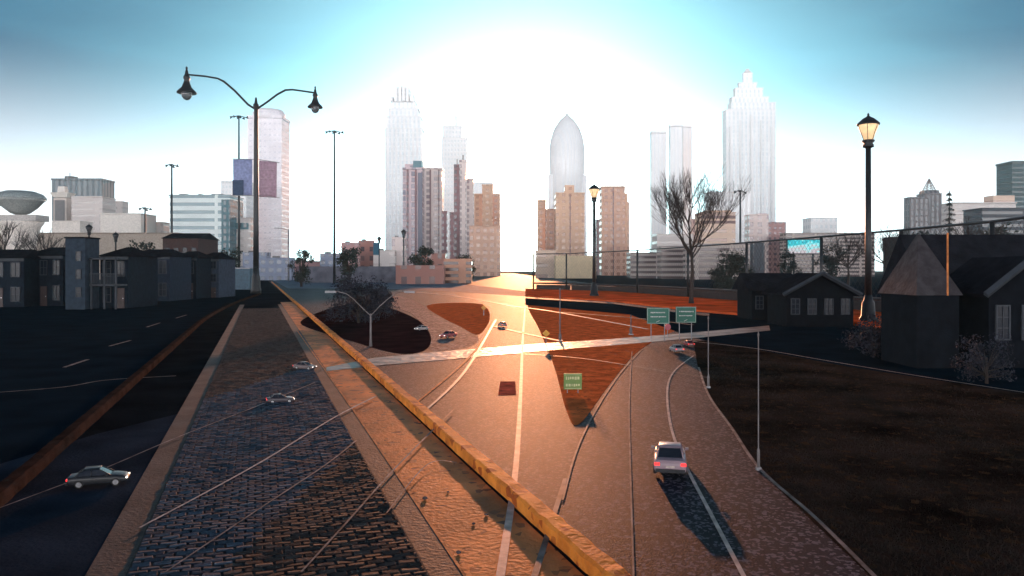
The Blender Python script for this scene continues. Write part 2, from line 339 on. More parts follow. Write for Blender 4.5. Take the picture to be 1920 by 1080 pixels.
# pavers: every brick modelled, one mesh
def pavers():
    m = bpy.data.materials.new('walk_pavers'); m.use_nodes = True; t = m.node_tree; n = t.nodes; l = t.links; b = n['Principled BSDF']
    at_ = n.new('ShaderNodeAttribute'); at_.attribute_name = 'tone'
    c = n.new('ShaderNodeTexCoord'); no = n.new('ShaderNodeTexNoise'); no.inputs['Scale'].default_value = 22; no.inputs['Detail'].default_value = 6
    l.new(c.outputs['Object'], no.inputs[0])
    mm = n.new('ShaderNodeMixRGB'); mm.blend_type = 'MULTIPLY'; mm.inputs[0].default_value = .8
    l.new(at_.outputs['Color'], mm.inputs[1])
    rr = n.new('ShaderNodeValToRGB'); rr.color_ramp.elements[0].color = (.45,.45,.45,1); rr.color_ramp.elements[1].color = (1.5,1.5,1.5,1)
    l.new(no.outputs[0], rr.inputs[0]); l.new(rr.outputs[0], mm.inputs[2]); l.new(mm.outputs[0], b.inputs['Base Color'])
    b.inputs['Roughness'].default_value = .8; b.inputs['Specular IOR Level'].default_value = .10
    bp = n.new('ShaderNodeBump'); bp.inputs['Strength'].default_value = .8; bp.inputs['Distance'].default_value = .01
    l.new(no.outputs[0], bp.inputs['Height']); l.new(bp.outputs[0], b.inputs['Normal'])
    rnd = random.Random(11); mb = MB(); cols = []
    PL, PW = .195, .097; s = 3.0; row = 0
    while s < 62:
        a = -1.22 - (PL/2 if row % 2 else 0)
        while a < 1.56:
            a0 = max(a, -1.225)+.006; a1 = min(a+PL, 1.565)-.006
            if a1-a0 > .03:
                z = .056+rnd.uniform(-.005,.005); tx = rnd.uniform(-.006,.006); ty = rnd.uniform(-.006,.006); w = .012
                s0, s1 = s+.006, s+PW-.006
                jit = lambda: rnd.uniform(-.004,.004)
                top = [med(s0+w+jit(), a0+w+jit(), z-tx-ty), med(s0+w+jit(), a1-w+jit(), z+tx-ty), med(s1-w+jit(), a1-w+jit(), z+tx+ty), med(s1-w+jit(), a0+w+jit(), z-tx+ty)]
                bot = [med(s0, a0, z-.03), med(s0, a1, z-.03), med(s1, a1, z-.03), med(s1, a0, z-.03)]
                mb.add(top+bot, [(0,1,2,3),(4,5,1,0),(5,6,2,1),(6,7,3,2),(7,4,0,3)])
                p = Vector(med((s0+s1)/2, (a0+a1)/2)); px = CX+F*p.x/p.y; py = HY+F*CH/p.y
                k = rnd.uniform(.65,1.35)
                # slate-blue pavers laid between two curves, brown ones beyond and before
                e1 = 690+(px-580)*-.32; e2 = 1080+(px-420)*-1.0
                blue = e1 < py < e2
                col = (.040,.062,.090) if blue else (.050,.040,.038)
                cols += [(col[0]*k, col[1]*k, col[2]*k, 1)]*5
            a += PL
        s += PW; row += 1
    o = mb.build('walk', m)
    ca = o.data.color_attributes.new('tone', 'FLOAT_COLOR', 'CORNER'); buf = []
    for p, cc in zip(o.data.polygons, cols): buf += list(cc)*4
    ca.data.foreach_set('color', buf)
    bv = MB(); bv.add([med(1,-1.23,.042), med(1,1.57,.042), med(62,1.57,.042), med(62,-1.23,.042)], [(0,1,2,3)])
    struct(bv.build('walk_bedding', mat('mortar_bed', (.02,.02,.022), .95, bump=.2)))
    return struct(o)
pavers()
for pts, w in (([(0,962),(180,893),(330,828),(480,768),(590,722)], .025), ([(262,1000),(400,925),(500,868),(625,790),(705,748)], .03), ([(310,1085),(480,968),(610,880),(668,833)], .022), ([(565,1085),(650,990),(742,885),(852,772)], .022), ([(725,972),(800,880),(856,875)], .02)):
    line('painted_line', M['paint_old'] if w < .03 else M['paint'], pts, w, w*1.6, .068)
# ------------------------------------------------------------------ street lamps
def acorn_lamp(px, pbase, ptop, label, group, lit=True, d=None, small=False):
    if d is None: d = F*CH/(pbase-HY)
    H = zt(ptop, d)
    t = empty('street_lamp', (at(px, d), d, 0), 0, label, 'street lamp', group)
    k = H/10.5
    n = 8 if small else 20
    b = MB().lathe([(.42*k,0),(.42*k,.25*k),(.34*k,.35*k),(.30*k,1.0*k),(.22*k,1.15*k),(.17*k,1.4*k)], n=n)
    b.build('base', M['black'], t, True)
    MB().lathe([(.16*k,1.4*k),(.15*k,4*k),(.125*k,H-1.75*k)], n=n).build('pole', M['black'], t, True)
    MB().lathe([(.14*k,H-1.75*k),(.26*k,H-1.7*k),(.26*k,H-1.6*k),(.2*k,H-1.52*k),(.30*k,H-1.42*k),(.30*k,H-1.36*k),(.24*k,H-1.34*k)], n=n).build('collar', M['black'], t, True)
    g = MB().lathe([(.22*k,H-1.34*k),(.34*k,H-1.0*k),(.46*k,H-.72*k),(.47*k,H-.60*k)], n=n).build('lamp_glass', M['lampglass'] if lit else M['unlit'], t, True)
    if not small:
        c = MB()
        for i in range(6):
            a = math.pi*2*i/6
            c.tube([(r*k*math.cos(a), r*k*math.sin(a), H-z*k) for r, z in ((.23,1.36),(.35,1.0),(.475,.72),(.485,.58))], .014*k, 5)
        c.build('glass_frame', M['black'], g)
    MB().lathe([(.53*k,H-.60*k),(.54*k,H-.54*k),(.44*k,H-.44*k),(.27*k,H-.28*k),(.12*k,H-.2*k),(.05*k,H-.14*k),(.06*k,H-.08*k),(.02*k,H)], n=n).build('lamp_cap', M['black'], t, True)
    return t
acorn_lamp(1628, 606, 212, 'tall black lamp post with lit amber acorn lantern, rightmost and largest, against blue sky', 'acorn street lamps')
acorn_lamp(1114, 557, 343, 'black acorn lantern lamp post on the red walk just right of the sun', 'acorn street lamps')
acorn_lamp(167, 556, 419, 'small dark acorn lamp silhouetted above the left townhouses, left of its neighbour', 'acorn street lamps', False, 100, True)
acorn_lamp(217, 560, 434, 'small dark acorn lamp in front of the white framed townhouse balconies', 'acorn street lamps', False, 92, True)
tb = acorn_lamp(711, 528, 442, 'distant dark acorn lamp carrying a small blue banner near the white wall', 'acorn street lamps', False, 200, True)
acorn_lamp(757, 530, 429, 'distant thin acorn lamp right beside the tall striped condominium tower', 'acorn street lamps', False, 190, True)
MB().box(-1.6,-.1,-.05,.05,zt(478,200),zt(455,200)).build('banner', mat('blue_banner_cloth', (.02,.10,.16), .8), tb)

def double_lamp():
    d = F*CH/(550-HY); P = lambda px, py: (at(px,d)-at(480,d), 0, zt(py,d))
    u = d/F
    t = empty('double_street_lamp', (at(480,d), d, 0), 0, 'tall dark double armed lamp post with two bell lanterns and two banners', 'street lamp')
    MB().lathe([(9.5*u,0),(9.5*u,.5),(8*u,.8),(7.5*u,2.2),(6*u,2.5),(5.3*u,3.4)], n=20).build('base', M['black'], t, True)
    MB().lathe([(5.2*u,3.4),(4.8*u,zt(420,d)),(4.2*u,zt(300,d)),(3.6*u,zt(205,d)),(5*u,zt(203,d)),(5*u,zt(196,d)),(3*u,zt(194,d)),(1.5*u,zt(183,d))], n=20).build('pole', M['black'], t, True)
    for side in (0, 1):
        pts = ([(478,204),(465,196),(440,170),(420,153),(408,147),(385,143),(353,140)] if side == 0 else [(482,204),(500,192),(520,177),(535,169),(548,168),(570,171),(590,174)])
        a = MB().tube([P(*p) for p in pts], [2.0*u]*4+[1.7*u]*3, 8).build('arm', M['black'], t, True)
        x, y = ((350,140) if side == 0 else (591,174))
        c = P(x, y); q = 1.0 if side == 0 else .8
        prof = [(1.2,15),(2.2,12),(1.4,9),(2.6,7),(3.2,2),(4.5,-2),(6,-4),(6,-8),(4.5,-10),(6,-16),(9,-24),(15,-30),(17.5,-33),(17.5,-35),(10,-34)]
        lm = MB().lathe([(r*u*q, c[2]+z*u*q) for r, z in reversed(prof)], x=c[0], n=20).build('lantern', M['black'], t, True)
        gl = [(.5,-48),(5,-46.5),(8.5,-42),(9.5,-37),(9.5,-34)]
        MB().lathe([(r*u*q, c[2]+z*u*q) for r, z in gl], x=c[0], n=18).build('globe', M['clearglobe'], lm, True)
    MB().tube([P(436,298), P(484,299), P(524,305)], .7*u, 6).build('banner_bar', M['grey'], t)
    MB().tube([P(436,366), P(484,367), P(524,371)], .7*u, 6).build('banner_bar', M['grey'], t)
    def ban(x0, x1, y0, y1, m, y2=None, y3=None):
        b = MB(); n = 14; vs = []
        for i in range(n+1):
            for j in range(9):
                x = x0+(x1-x0)*i/n; a = y0+(y2-y0)*i/n if y2 else y0; e = y1+(y3-y1)*i/n if y3 else y1
                p = P(x, a+(e-a)*j/8); vs.append((p[0], .12*math.sin(i*.7+j*.2)*(j/8), p[2]))
        b.add(vs, [(i*9+j, i*9+j+1, (i+1)*9+j+1, (i+1)*9+j) for i in range(n) for j in range(8)])
        o = b.build('banner', m, t, True); s = o.modifiers.new('thickness', 'SOLIDIFY'); s.thickness = .03; return o
    ban(437, 473, 299, 366, mat('lilac_banner', (.24,.28,.46), .8, bscale=3))['label'] = 'lilac banner with a dark navy lower panel'
    b2 = MB().box(P(437,0)[0], P(457,0)[0], -.2, -.13, P(0,366)[2], P(0,338)[2]); o = b2.build('banner_panel', mat('navy_panel', (.04,.07,.13), .8), t)
    ban(486, 519, 301, 369, mat('mauve_banner', (.36,.24,.30), .8, bscale=3), 304, 371)['label'] = 'mauve banner'
    bstripe = mat('pale_banner_print', (.46,.34,.40), .8)
    for yy in (318, 334, 350): s = MB(); s.box(P(489,0)[0], P(515,0)[0], -.19, -.15, P(0,yy+1)[2], P(0,yy)[2]); s.build('banner_stripe', bstripe, t)
double_lamp()

def mast(px, ptop, d, label, heads=6):
    H = zt(ptop, d); u = d/F; k = 1
    t = empty('floodlight_mast', (at(px,d), d, 0), 0, label, 'floodlight', 'tall floodlight masts')
    MB().lathe([(2.6*u,0),(2.2*u,H*.4),(1.3*u,H)], n=10).build('pole', M['black'], t, True)
    w = 16*u if heads >= 6 else 11*u
    MB().tube([(-w,0,H-2*u),(0,0,H),(w,0,H-4*u)], .8*u, 6).tube([(0,-w*.5,H-3*u),(0,w*.5,H-1*u)], .8*u, 6).build('cross_arm', M['black'], t)
    for i in range(heads):
        x = -w+2*w*i/(heads-1); z = H-u*(2+2*i/heads)+(2*u if i % 2 else 0)
        hd = MB().lathe([(3*u,-2.8*u),(2.8*u,-2.2*u),(1.2*u,-1.2*u),(.6*u,1.5*u)], n=8).build('floodlight_head', M['black'], t, True)
        hd.location = (x, 0, z); hd.rotation_euler = (R(25), R(-30 if x < 0 else 30), 0)
mast(627, 245, 180, 'tall floodlight mast standing right of the banner lamp post')
mast(448, 217, 190, 'tall floodlight mast rising directly behind the lilac banner', 6)
mast(322, 308, 300, 'floodlight mast in front of the striped glass office block', 4)
mast(272, 389, 400, 'short distant floodlight mast left of the striped glass office block', 4)
mast(1388, 357, 330, 'thin distant mast in front of the tall stepped tower', 3)

def thin_pole(px, pbase, ptop, label, m='palepole', w=2.4):
    d = F*CH/(pbase-HY); u = d/F; H = zt(ptop, d)
    t = empty('slender_pole', (at(px,d), d, 0), 0, label, 'pole', 'slender pale poles in the street')
    MB().lathe([(w*1.4*u,0),(w*1.4*u,.3),(w*.6*u,.34),(w*.5*u,H-.1)], n=10).build('shaft', M[m], t, True)
    MB().lathe([(w*.5*u,H-.1),(w*.9*u,H-.06),(w*.2*u,H)], n=10).build('cap', M[m], t, True)
    MB().box(-w*2.2*u,w*2.2*u,-w*2.2*u,w*2.2*u,0,.05).build('base_plate', M['grey'], t)
thin_pole(1422, 882, 620, 'tallest slender pale pole at the edge of the dark grass', w=2.0)
thin_pole(1328, 728, 592, 'slender pale pole beside the curving edge line of the ramp', w=1.6)
thin_pole(1050, 640, 540, 'slender pole on the russet grass left of the green signs', w=2.0)
thin_pole(1183, 628, 590, 'short slender pole just left of the green road signs', w=2.0)
def y_pole():
    d = F*CH/(650-HY); P = lambda px, py: (at(px,d)-at(695,d), 0, zt(py,d)); u = d/F
    t = empty('double_arm_pole', (at(695,d), d, 0), 0, 'pale Y shaped lamp pole with two wide arms on the dark island', 'street lamp')
    MB().lathe([(3.4*u,0),(2.0*u,.3),(1.6*u,zt(588,d))], n=12).build('pole', M['palepole'], t, True)
    MB().tube([P(695,592),P(680,578),P(662,560),P(650,551),P(632,546)], .9*u).build('arm', M['palepole'], t, True)
    MB().tube([P(695,592),P(712,574),P(728,560),P(742,550),P(756,546)], .9*u).build('arm', M['palepole'], t, True)
    for a, b in ((620,547),(768,547)):
        p = P(a, b); MB().box(p[0]-10*u,p[0]+10*u,-4*u,4*u,p[2]-2*u,p[2]+1.5*u).build('lamp_head', M['grey'], t)
y_pole()
def arm_light(px, ptop, d, side, label):
    u = d/F; H = zt(ptop, d)
    t = empty('cobra_street_light', (at(px,d), d, 0), 0, label, 'street light')
    MB().lathe([(1.6*u,0),(1.1*u,H)], n=8).build('pole', M['grey'], t, True)
    MB().tube([(0,0,H-2*u),(side*8*u,0,H+1*u),(side*16*u,0,H+2*u)], .7*u, 6).build('arm', M['grey'], t, True)
    MB().box(side*22*u-5*u,side*22*u+5*u,-2*u,2*u,H+1*u,H+3*u).build('lamp_head', M['grey'], t)
arm_light(541, 430, 220, -1, 'thin single arm street light between banner lamp and tall mast')

# ------------------------------------------------------------------ fence along the red walk
def fence():
    P0 = gp(1000, 543.5); P1 = gp(2050, 634)
    base = [(1000,543),(1062,544),(1195,551),(1290,558),(1400,567),(1540,579),(1690,593),(1860,611),(2080,639)]
    g = [gp(*b) for b in base]; Ht = 5.6
    t = empty('chain_link_fence', (g[0].x, g[0].y, 0), 0, 'long dark chain link fence with top rail behind the red walk', 'fence')
    q = [Vector((p.x-g[0].x, p.y-g[0].y, .1)) for p in g]
    for p in q: MB().tube([p, p+Vector((0,0,Ht))], .13, 8).build('post', M['black'], t, True)
    MB().tube([p+Vector((0,0,Ht)) for p in q], .075, 8).build('top_rail', M['black'], t, True)
    MB().tube([p+Vector((0,0,.95)) for p in q], .05, 6).build('bottom_rail', M['black'], t, True)
    w = MB()
    for a, b in zip(q[:-1], q[1:]):
        Ln = (b-a).length; dr = (b-a)/Ln; st = .55; n = int((Ln+Ht)/st)
        for i in range(n):
            for sg in (1, -1):
                s0 = i*st-Ht; s1 = s0+Ht; z0, z1 = 0, Ht
                if s0 < 0: z0 = -s0; s0 = 0
                if s1 > Ln: z1 = Ht-(s1-Ln); s1 = Ln
                if z1 <= z0: continue
                if sg < 0: z0, z1 = Ht-z0, Ht-z1
                p0 = a+dr*s0+Vector((0,0,z0)); p1 = a+dr*s1+Vector((0,0,z1)); r = .008
                n_ = Vector((dr.z, 0, 0)); up = Vector((0,0,r))
                w.add([p0-up, p0+up, p1+up, p1-up], [(0,1,2,3)])
    o = w.build('wire_mesh', M['black'], t); s = o.modifiers.new('th', 'SOLIDIFY'); s.thickness = .012
    low = empty('low_barrier_wall', (g[0].x, g[0].y, 0), 0, 'low dark parapet wall running along the foot of the fence', 'wall')
    b = MB()
    for a, c in zip(q[:-1], q[1:]):
        nn = Vector((-(c-a).y, (c-a).x, 0)).normalized()*.9
        b.prism([(a.x+nn.x, a.y+nn.y), (c.x+nn.x, c.y+nn.y), (c.x+nn.x*1.35, c.y+nn.y*1.35), (a.x+nn.x*1.35, a.y+nn.y*1.35)], .0, .78)
    b.build('wall_face', mat('dark_parapet', (.05,.035,.035), .8), low)
    c_ = MB().tube([q_+Vector((0,1.1,.92)) for q_ in q], .14, 8); c_.build('coping', mat('dark_coping', (.07,.05,.05), .7), low)
fence()

# ------------------------------------------------------------------ trees
def bare_tree(px, pbase, ptop, label, spread=1.0, seed=1, levels=5, d=None, group=None, name='bare_tree', m='darkwood', fork=.42, rw=1.0):
    if d is None: d = F*CH/(pbase-HY)
    H = zt(ptop, d); rnd = random.Random(seed)
    t = empty(name, (at(px,d), d, 0), 0, label, 'tree', group)
    tr = MB(); br = MB(); r0 = H*.022*rw
    fk = H*fork
    tr.tube([(0,0,0),(0,0,.15*fk),(.01*H,0,.6*fk),(0,0,fk)], [r0*1.4,r0,r0*.85,r0*.75], 9)
    def grow(p, dr, ln, r, lv):
        if lv == 0 or r < .002*H*.12: return
        pts = [p]; cur = p; dd = dr.copy()
        for i in range(4):
            dd = (dd+Vector((rnd.uniform(-.1,.1), rnd.uniform(-.1,.1), .07))).normalized(); cur = cur+dd*ln/4; pts.append(cur)
        br.tube(pts, [r*(1-.12*i) for i in range(5)], 5 if lv > 2 else 4)
        for k in range(rnd.choice((2,3)) if lv > 1 else 2):
            j = rnd.choice((2,3,4)); ax = Vector((rnd.uniform(-1,1), rnd.uniform(-1,1), rnd.uniform(-.3,.5)))
            nd = (dd+ax*.55*spread).normalized()
            grow(pts[j], nd, ln*rnd.uniform(.6,.8), r*.55, lv-1)
        grow(pts[4], (dd+Vector((rnd.uniform(-.2,.2), rnd.uniform(-.2,.2), 0))).normalized(), ln*.72, r*.6, lv-1)
    n = 9
    for i in range(n):
        a = 2*math.pi*i/n*1.0+rnd.uniform(-.3,.3); z = fk*(.82+.22*i/n)
        el = rnd.uniform(.45,1.25)
        dr = Vector((math.cos(a)*math.cos(el)*spread, math.sin(a)*math.cos(el)*spread, math.sin(el))).normalized()
        grow(Vector((0,0,z)), dr, (H-fk)*.40, r0*.42, levels)
    grow(Vector((0,0,fk)), Vector((0,0,1)), (H-fk)*.36, r0*.6, levels)
    tr.build('trunk', M[m], t, True); br.build('branches', M[m], t, True)
    # scale so the top really reaches its height
    zm = max(v[2] for v in br.v); t.scale = (H/zm,)*3
    return t
bare_tree(1296, 572, 306, 'leafless spreading tree standing behind the fence, in front of the beige blocks', 1.35, 5, 6, rw=.75)
bare_tree(84, 0, 424, 'low leafless tree under the saucer topped tower', 1.6, 8, 4, d=130, group='leafless trees on the skyline')
bare_tree(8, 0, 408, 'leafless tree at the far left edge of the picture', 1.5, 9, 4, d=130, group='leafless trees on the skyline')
for i, (px, top, sp, lb) in enumerate(((1590,428,1.6,'leafless tree just left of the rightmost tall lamp'),(1660,418,1.6,'leafless tree just right of the rightmost tall lamp'),(1700,424,1.5,'leafless tree left of the spired tower base'),(1820,402,1.7,'leafless tree in front of the pale long block on the right'))):
    bare_tree(px, 0, top, lb, sp, 20+i, 4, d=(110 if i < 4 else 150), group='leafless trees on the skyline')
def foliage(name, px, pbase, ptop, wpx, label, m, seed, d=None, n=3000, cat='tree', group=None, ls=.022, low=.05):
    if d is None: d = F*CH/(pbase-HY)
    H = zt(ptop, d); w = wpx*d/F; rnd = random.Random(seed)
    t = empty(name, (at(px,d), d, 0), 0, label, cat, group)
    tr = MB().tube([(0,0,0),(0,0,H*.5)], [H*.03,H*.015], 8)
    cl = []
    for i in range(26):
        a = rnd.uniform(0, 6.28); z = rnd.uniform(low+.1, .88); r = w/2*math.sqrt(max(.02, 1-((z-.42)/.6)**2))*rnd.uniform(.2,.85)
        cl.append((r*math.cos(a), r*math.sin(a)*.8, z*H, rnd.uniform(.10,.2)*w))
        tr.tube([(0,0,H*rnd.uniform(.08,.35)), (r*math.cos(a)*.6, r*math.sin(a)*.5, z*H*.8), (r*math.cos(a), r*math.sin(a)*.8, z*H)], [H*.012,H*.007,H*.003], 4)
    tr.build('trunk', M['darkwood'], t, True)
    c = MB()
    for i in range(n):
        x, y, z, r = rnd.choice(cl)
        v = Vector((rnd.gauss(0,1), rnd.gauss(0,1), rnd.gauss(0,1))).normalized()*r*rnd.uniform(.3,1.1)
        p = Vector((x,y,z))+v
        if p.z < .05: continue
        s = ls*w*rnd.uniform(.5,1.4); a = Vector((rnd.gauss(0,1), rnd.gauss(0,1), rnd.gauss(0,1))).normalized(); b = a.orthogonal().normalized()*s*.6; a = a*s
        c.add([p-a, p-b, p+a, p+b], [(0,1,2,3)])
    c.build('crown', m, t)
    return t
foliage('evergreen_tree', 1368, 545, 474, 92, 'dark rounded evergreen behind the fence below the beige office block', M['leaf'], 3, n=5000)
foliage('shrub_tree', 672, 606, 520, 130, 'large dark bushy tree on the grass island behind the Y shaped pole', M['leaf_blue'], 4, n=7000, ls=.014)
foliage('shrub_tree', 712, 592, 534, 60, 'smaller dark bush at the right side of the big bushy tree', M['leaf_blue'], 5, n=2500, ls=.03)
foliage('shrub', 1640, 668, 600, 120, 'tangled dark shrub near the foot of the rightmost tall lamp', M['leaf_blue'], 6, n=2500, cat='shrub', ls=.02)
foliage('shrub', 1850, 720, 620, 110, 'tangled dark shrub in front of the gabled houses', M['leaf_blue'], 7, n=2500, cat='shrub', ls=.02)
foliage('dark_tree', 796, 530, 462, 60, 'dark tree at the foot of the striped condominium tower', M['leaf'], 8, n=3500, ls=.03)
foliage('dark_tree', 868, 530, 474, 50, 'dark tree right behind the brick parking deck', M['leaf'], 9, n=3000, ls=.03)
for i, (px, top, w, lb) in enumerate(((260,448,70,'dark tree crown above the left townhouse roofs'),(430,462,60,'dark tree behind the blue container'),(565,462,50,'round tree left of the tall floodlight mast'),(655,458,60,'dark tree right of the tall floodlight mast'),(1745,425,90,'dark tree under the spired tower'),(1870,420,120,'dark tree by the dark block on the far right'),(1480,470,50,'dark tree under the teal billboard'),(1560,455,70,'dark tree right of the teal billboard'))):
    foliage('skyline_tree', px, 0, top, w, lb, M['leaf'], 30+i, d=130+i*6, n=1500, group='dark trees on the skyline', ls=.035)
def conifer(px, ptop, d, w, label):
    H = zt(ptop, d); rnd = random.Random(77); t = empty('pine_tree', (at(px,d), d, 0), 0, label, 'tree')
    MB().tube([(0,0,0),(0,0,H)], [H*.02,H*.004], 7).build('trunk', M['darkwood'], t)
    c = MB(); W_ = w*d/F
    for k in range(9):
        z = H-(k+.6)*H*.055; L_ = W_/2*(.3+.085*k)*rnd.uniform(.8,1.2)
        for j in range(9):
            a = rnd.uniform(0,6.28)
            for q in range(22):
                s = rnd.random(); p = Vector((math.cos(a)*L_*s, math.sin(a)*L_*s, z+rnd.uniform(-.012,.012)*H-.02*H*s))
                u = Vector((rnd.gauss(0,1), rnd.gauss(0,1), rnd.gauss(0,.5))).normalized()*W_*.05
                v = u.orthogonal().normalized()*W_*.02
                c.add([p-u, p-v, p+u, p+v], [(0,1,2,3)])
    c.build('crown', M['leaf'], t)
conifer(1780, 357, 200, 30, 'narrow tiered pine silhouette right of the spired tower')

# ------------------------------------------------------------------ buildings
def B(name, x0, x1, ptop, d, m, label, cat='building', dep=.8, rz=0.0, parts=(), group=None, roof=None, z0=0):
    """block whose front spans photo columns x0..x1 at distance d; parts: (name, u0,u1,ptop0,ptop1, v0,v1, mat) in fractions of width/depth"""
    w = at(x1,d)-at(x0,d); H = zt(ptop,d)
    if rz: wf = w/(math.cos(abs(rz))+dep*math.sin(abs(rz)))
    else: wf = w
    dp = wf*dep; cx = (at(x0,d)+at(x1,d))/2
    t = empty(name, (cx, d+dp/2, 0), rz, label, cat, group)
    MB().box(-wf/2, wf/2, -dp/2, dp/2, z0, H).build('wall', m, t)
    r = MB().box(-wf/2-.012*wf, wf/2+.012*wf, -dp/2-.012*wf, dp/2+.012*wf, H+.003*H, H+.02*H)
    r.build('roof', roof or m, t)
    for (pn, u0, u1, pt0, pt1, v0, v1, pm) in parts:
        MB().box(-wf/2+u0*wf, -wf/2+u1*wf, -dp/2+v0*dp, -dp/2+v1*dp, zt(pt0,d), zt(pt1,d)).build(pn, pm, t)
    return t, wf, dp, H
f = {}
GHO = (.94,.96,.96)  # far towers: haze put into near-white wall and window colours
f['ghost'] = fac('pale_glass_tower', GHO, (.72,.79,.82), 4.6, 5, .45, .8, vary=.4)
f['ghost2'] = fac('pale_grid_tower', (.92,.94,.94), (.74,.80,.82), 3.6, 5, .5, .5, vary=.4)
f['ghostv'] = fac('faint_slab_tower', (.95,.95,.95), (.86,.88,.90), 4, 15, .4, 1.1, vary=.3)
f['lilac'] = fac('lilac_ribbed', (.86,.82,.86), (.74,.72,.78), 5, 6, .5, .3)
f['ribgrey'] = fac('ribbed_grey', (.13,.16,.18), (.04,.06,.08), 4.5, 8, .55, 1.1)
f['white'] = fac('white_office', (.62,.56,.53), (.42,.36,.34), 40, 4.2, .93, .35)
f['band'] = fac('teal_banded_glass', (.76,.84,.82), (.10,.20,.24), 60, 4.4, .97, .42, vary=.1)
f['teal'] = fac('dark_teal_glass', (.07,.16,.19), (.02,.04,.06), 3, 4, .6, .7)
f['condo'] = fac('condo_stripes', (.62,.48,.50), (.10,.09,.14), 6.5, 4.0, .45, .75)
f['condo2'] = fac('condo_grid', (.78,.66,.62), (.32,.24,.26), 5, 4.0, .5, .6)
f['dark'] = fac('dark_maroon', (.24,.12,.13), (.05,.04,.06), 3.5, 4, .6, .6)
f['beige'] = fac('beige_grid', (.74,.47,.32), (.46,.22,.13), 4.4, 4.4, .5, .5)  # orange cast of the low sun put into these beige colours
f['beige2'] = fac('beige_grid_fine', (.66,.40,.29), (.36,.17,.12), 4.0, 4.2, .55, .5)
f['tan'] = fac('tan_banded', (.74,.54,.42), (.32,.17,.13), 26, 4.5, .9, .35)
f['brick'] = fac('brick_block', (.36,.16,.13), (.08,.06,.07), 3.2, 3.4, .4, .5)
f['deck'] = fac('parking_deck', (.60,.30,.20), (.07,.03,.03), 90, 1.5, .98, .5, vary=.05)  # deck walls tinted more orange for the sun's cast
f['decks'] = fac('grey_parking_deck', (.50,.42,.38), (.12,.08,.08), 12, 2.0, .9, .5, vary=.1)
f['slate'] = fac('dark_slate_block', (.05,.055,.07), (.02,.025,.035), 60, 2.8, .95, .5)
f['darkt'] = fac('dark_teal_slab', (.03,.065,.075), (.02,.045,.055), 50, 4, .9, .3)
f['spire'] = fac('spire_tower', (.15,.13,.14), (.05,.05,.07), 4, 5, .5, .8)
f['blue'] = fac('blue_low_block', (.24,.28,.38), (.05,.07,.12), 2.6, 2.6, .55, .5)
f['pink'] = fac('pink_low_block', (.46,.26,.25), (.15,.10,.13), 3, 3, .5, .5)
m_roof = mat('flat_roof', (.14,.13,.13), .9)
pale = mat('pale_render', (.72,.66,.60), .8, bump=0)
white = mat('hazed_white', (.84,.86,.86), .8, bump=0)  # trim of the far towers, whitened in place of haze
# far pale towers
def stepped(name, label, d, steps, m, crown=None, dep=.6, rz=0, cat='skyscraper'):
    """steps: list of (x0, x1, ybottom, ytop) from the ground up"""
    xs = [(a+b)/2 for a, b, _, _ in steps]; cx = sum(xs)/len(xs); ox = at(cx, d)
    t = empty(name, (ox, d+32, 0), rz, label, cat)
    for i, (a, b, yb, yt) in enumerate(steps):
        w = at(b,d)-at(a,d); c = (at(a,d)+at(b,d))/2-ox; z0 = 0 if i == 0 else zt(yb,d)
        MB().box(c-w/2, c+w/2, -w*dep/2, w*dep/2, z0, zt(yt,d)-.01*i).build('tower_tier' if i else 'wall', m, t)
        MB().box(c-w/2-.4, c+w/2+.4, -w*dep/2-.4, w*dep/2+.4, zt(yt,d), zt(yt,d)+.9).build('cornice', white, t)
    return t, ox
DG = 800
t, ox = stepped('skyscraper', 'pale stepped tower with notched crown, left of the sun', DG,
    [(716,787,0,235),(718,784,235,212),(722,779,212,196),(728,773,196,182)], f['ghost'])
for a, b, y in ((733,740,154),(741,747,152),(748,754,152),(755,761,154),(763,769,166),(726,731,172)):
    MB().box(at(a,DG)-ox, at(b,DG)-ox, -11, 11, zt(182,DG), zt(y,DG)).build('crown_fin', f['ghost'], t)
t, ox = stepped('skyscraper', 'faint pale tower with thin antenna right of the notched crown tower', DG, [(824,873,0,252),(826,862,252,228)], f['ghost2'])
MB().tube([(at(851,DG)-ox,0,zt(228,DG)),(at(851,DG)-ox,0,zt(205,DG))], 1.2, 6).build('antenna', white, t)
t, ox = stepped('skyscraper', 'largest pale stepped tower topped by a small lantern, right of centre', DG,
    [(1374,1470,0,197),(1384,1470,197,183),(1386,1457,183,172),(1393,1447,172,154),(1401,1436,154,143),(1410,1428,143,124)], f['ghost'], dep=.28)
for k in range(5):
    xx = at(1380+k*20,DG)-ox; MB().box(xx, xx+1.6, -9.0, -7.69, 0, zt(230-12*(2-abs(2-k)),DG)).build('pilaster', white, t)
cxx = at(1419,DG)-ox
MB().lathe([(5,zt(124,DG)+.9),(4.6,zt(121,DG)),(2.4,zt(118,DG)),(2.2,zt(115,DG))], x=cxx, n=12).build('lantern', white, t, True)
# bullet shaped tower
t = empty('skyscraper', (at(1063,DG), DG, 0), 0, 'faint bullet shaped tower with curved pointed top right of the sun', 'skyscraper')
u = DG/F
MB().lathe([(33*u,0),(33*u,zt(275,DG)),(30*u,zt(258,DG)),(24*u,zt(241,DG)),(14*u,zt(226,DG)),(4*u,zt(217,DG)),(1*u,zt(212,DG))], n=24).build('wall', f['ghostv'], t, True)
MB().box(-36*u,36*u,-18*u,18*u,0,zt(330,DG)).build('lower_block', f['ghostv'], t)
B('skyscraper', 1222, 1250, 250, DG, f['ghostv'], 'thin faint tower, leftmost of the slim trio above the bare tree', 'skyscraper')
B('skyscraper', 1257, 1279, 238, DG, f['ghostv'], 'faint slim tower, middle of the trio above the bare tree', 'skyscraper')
B('skyscraper', 1281, 1298, 240, DG+30, f['ghostv'], 'faint slim tower, rightmost of the trio above the bare tree', 'skyscraper')
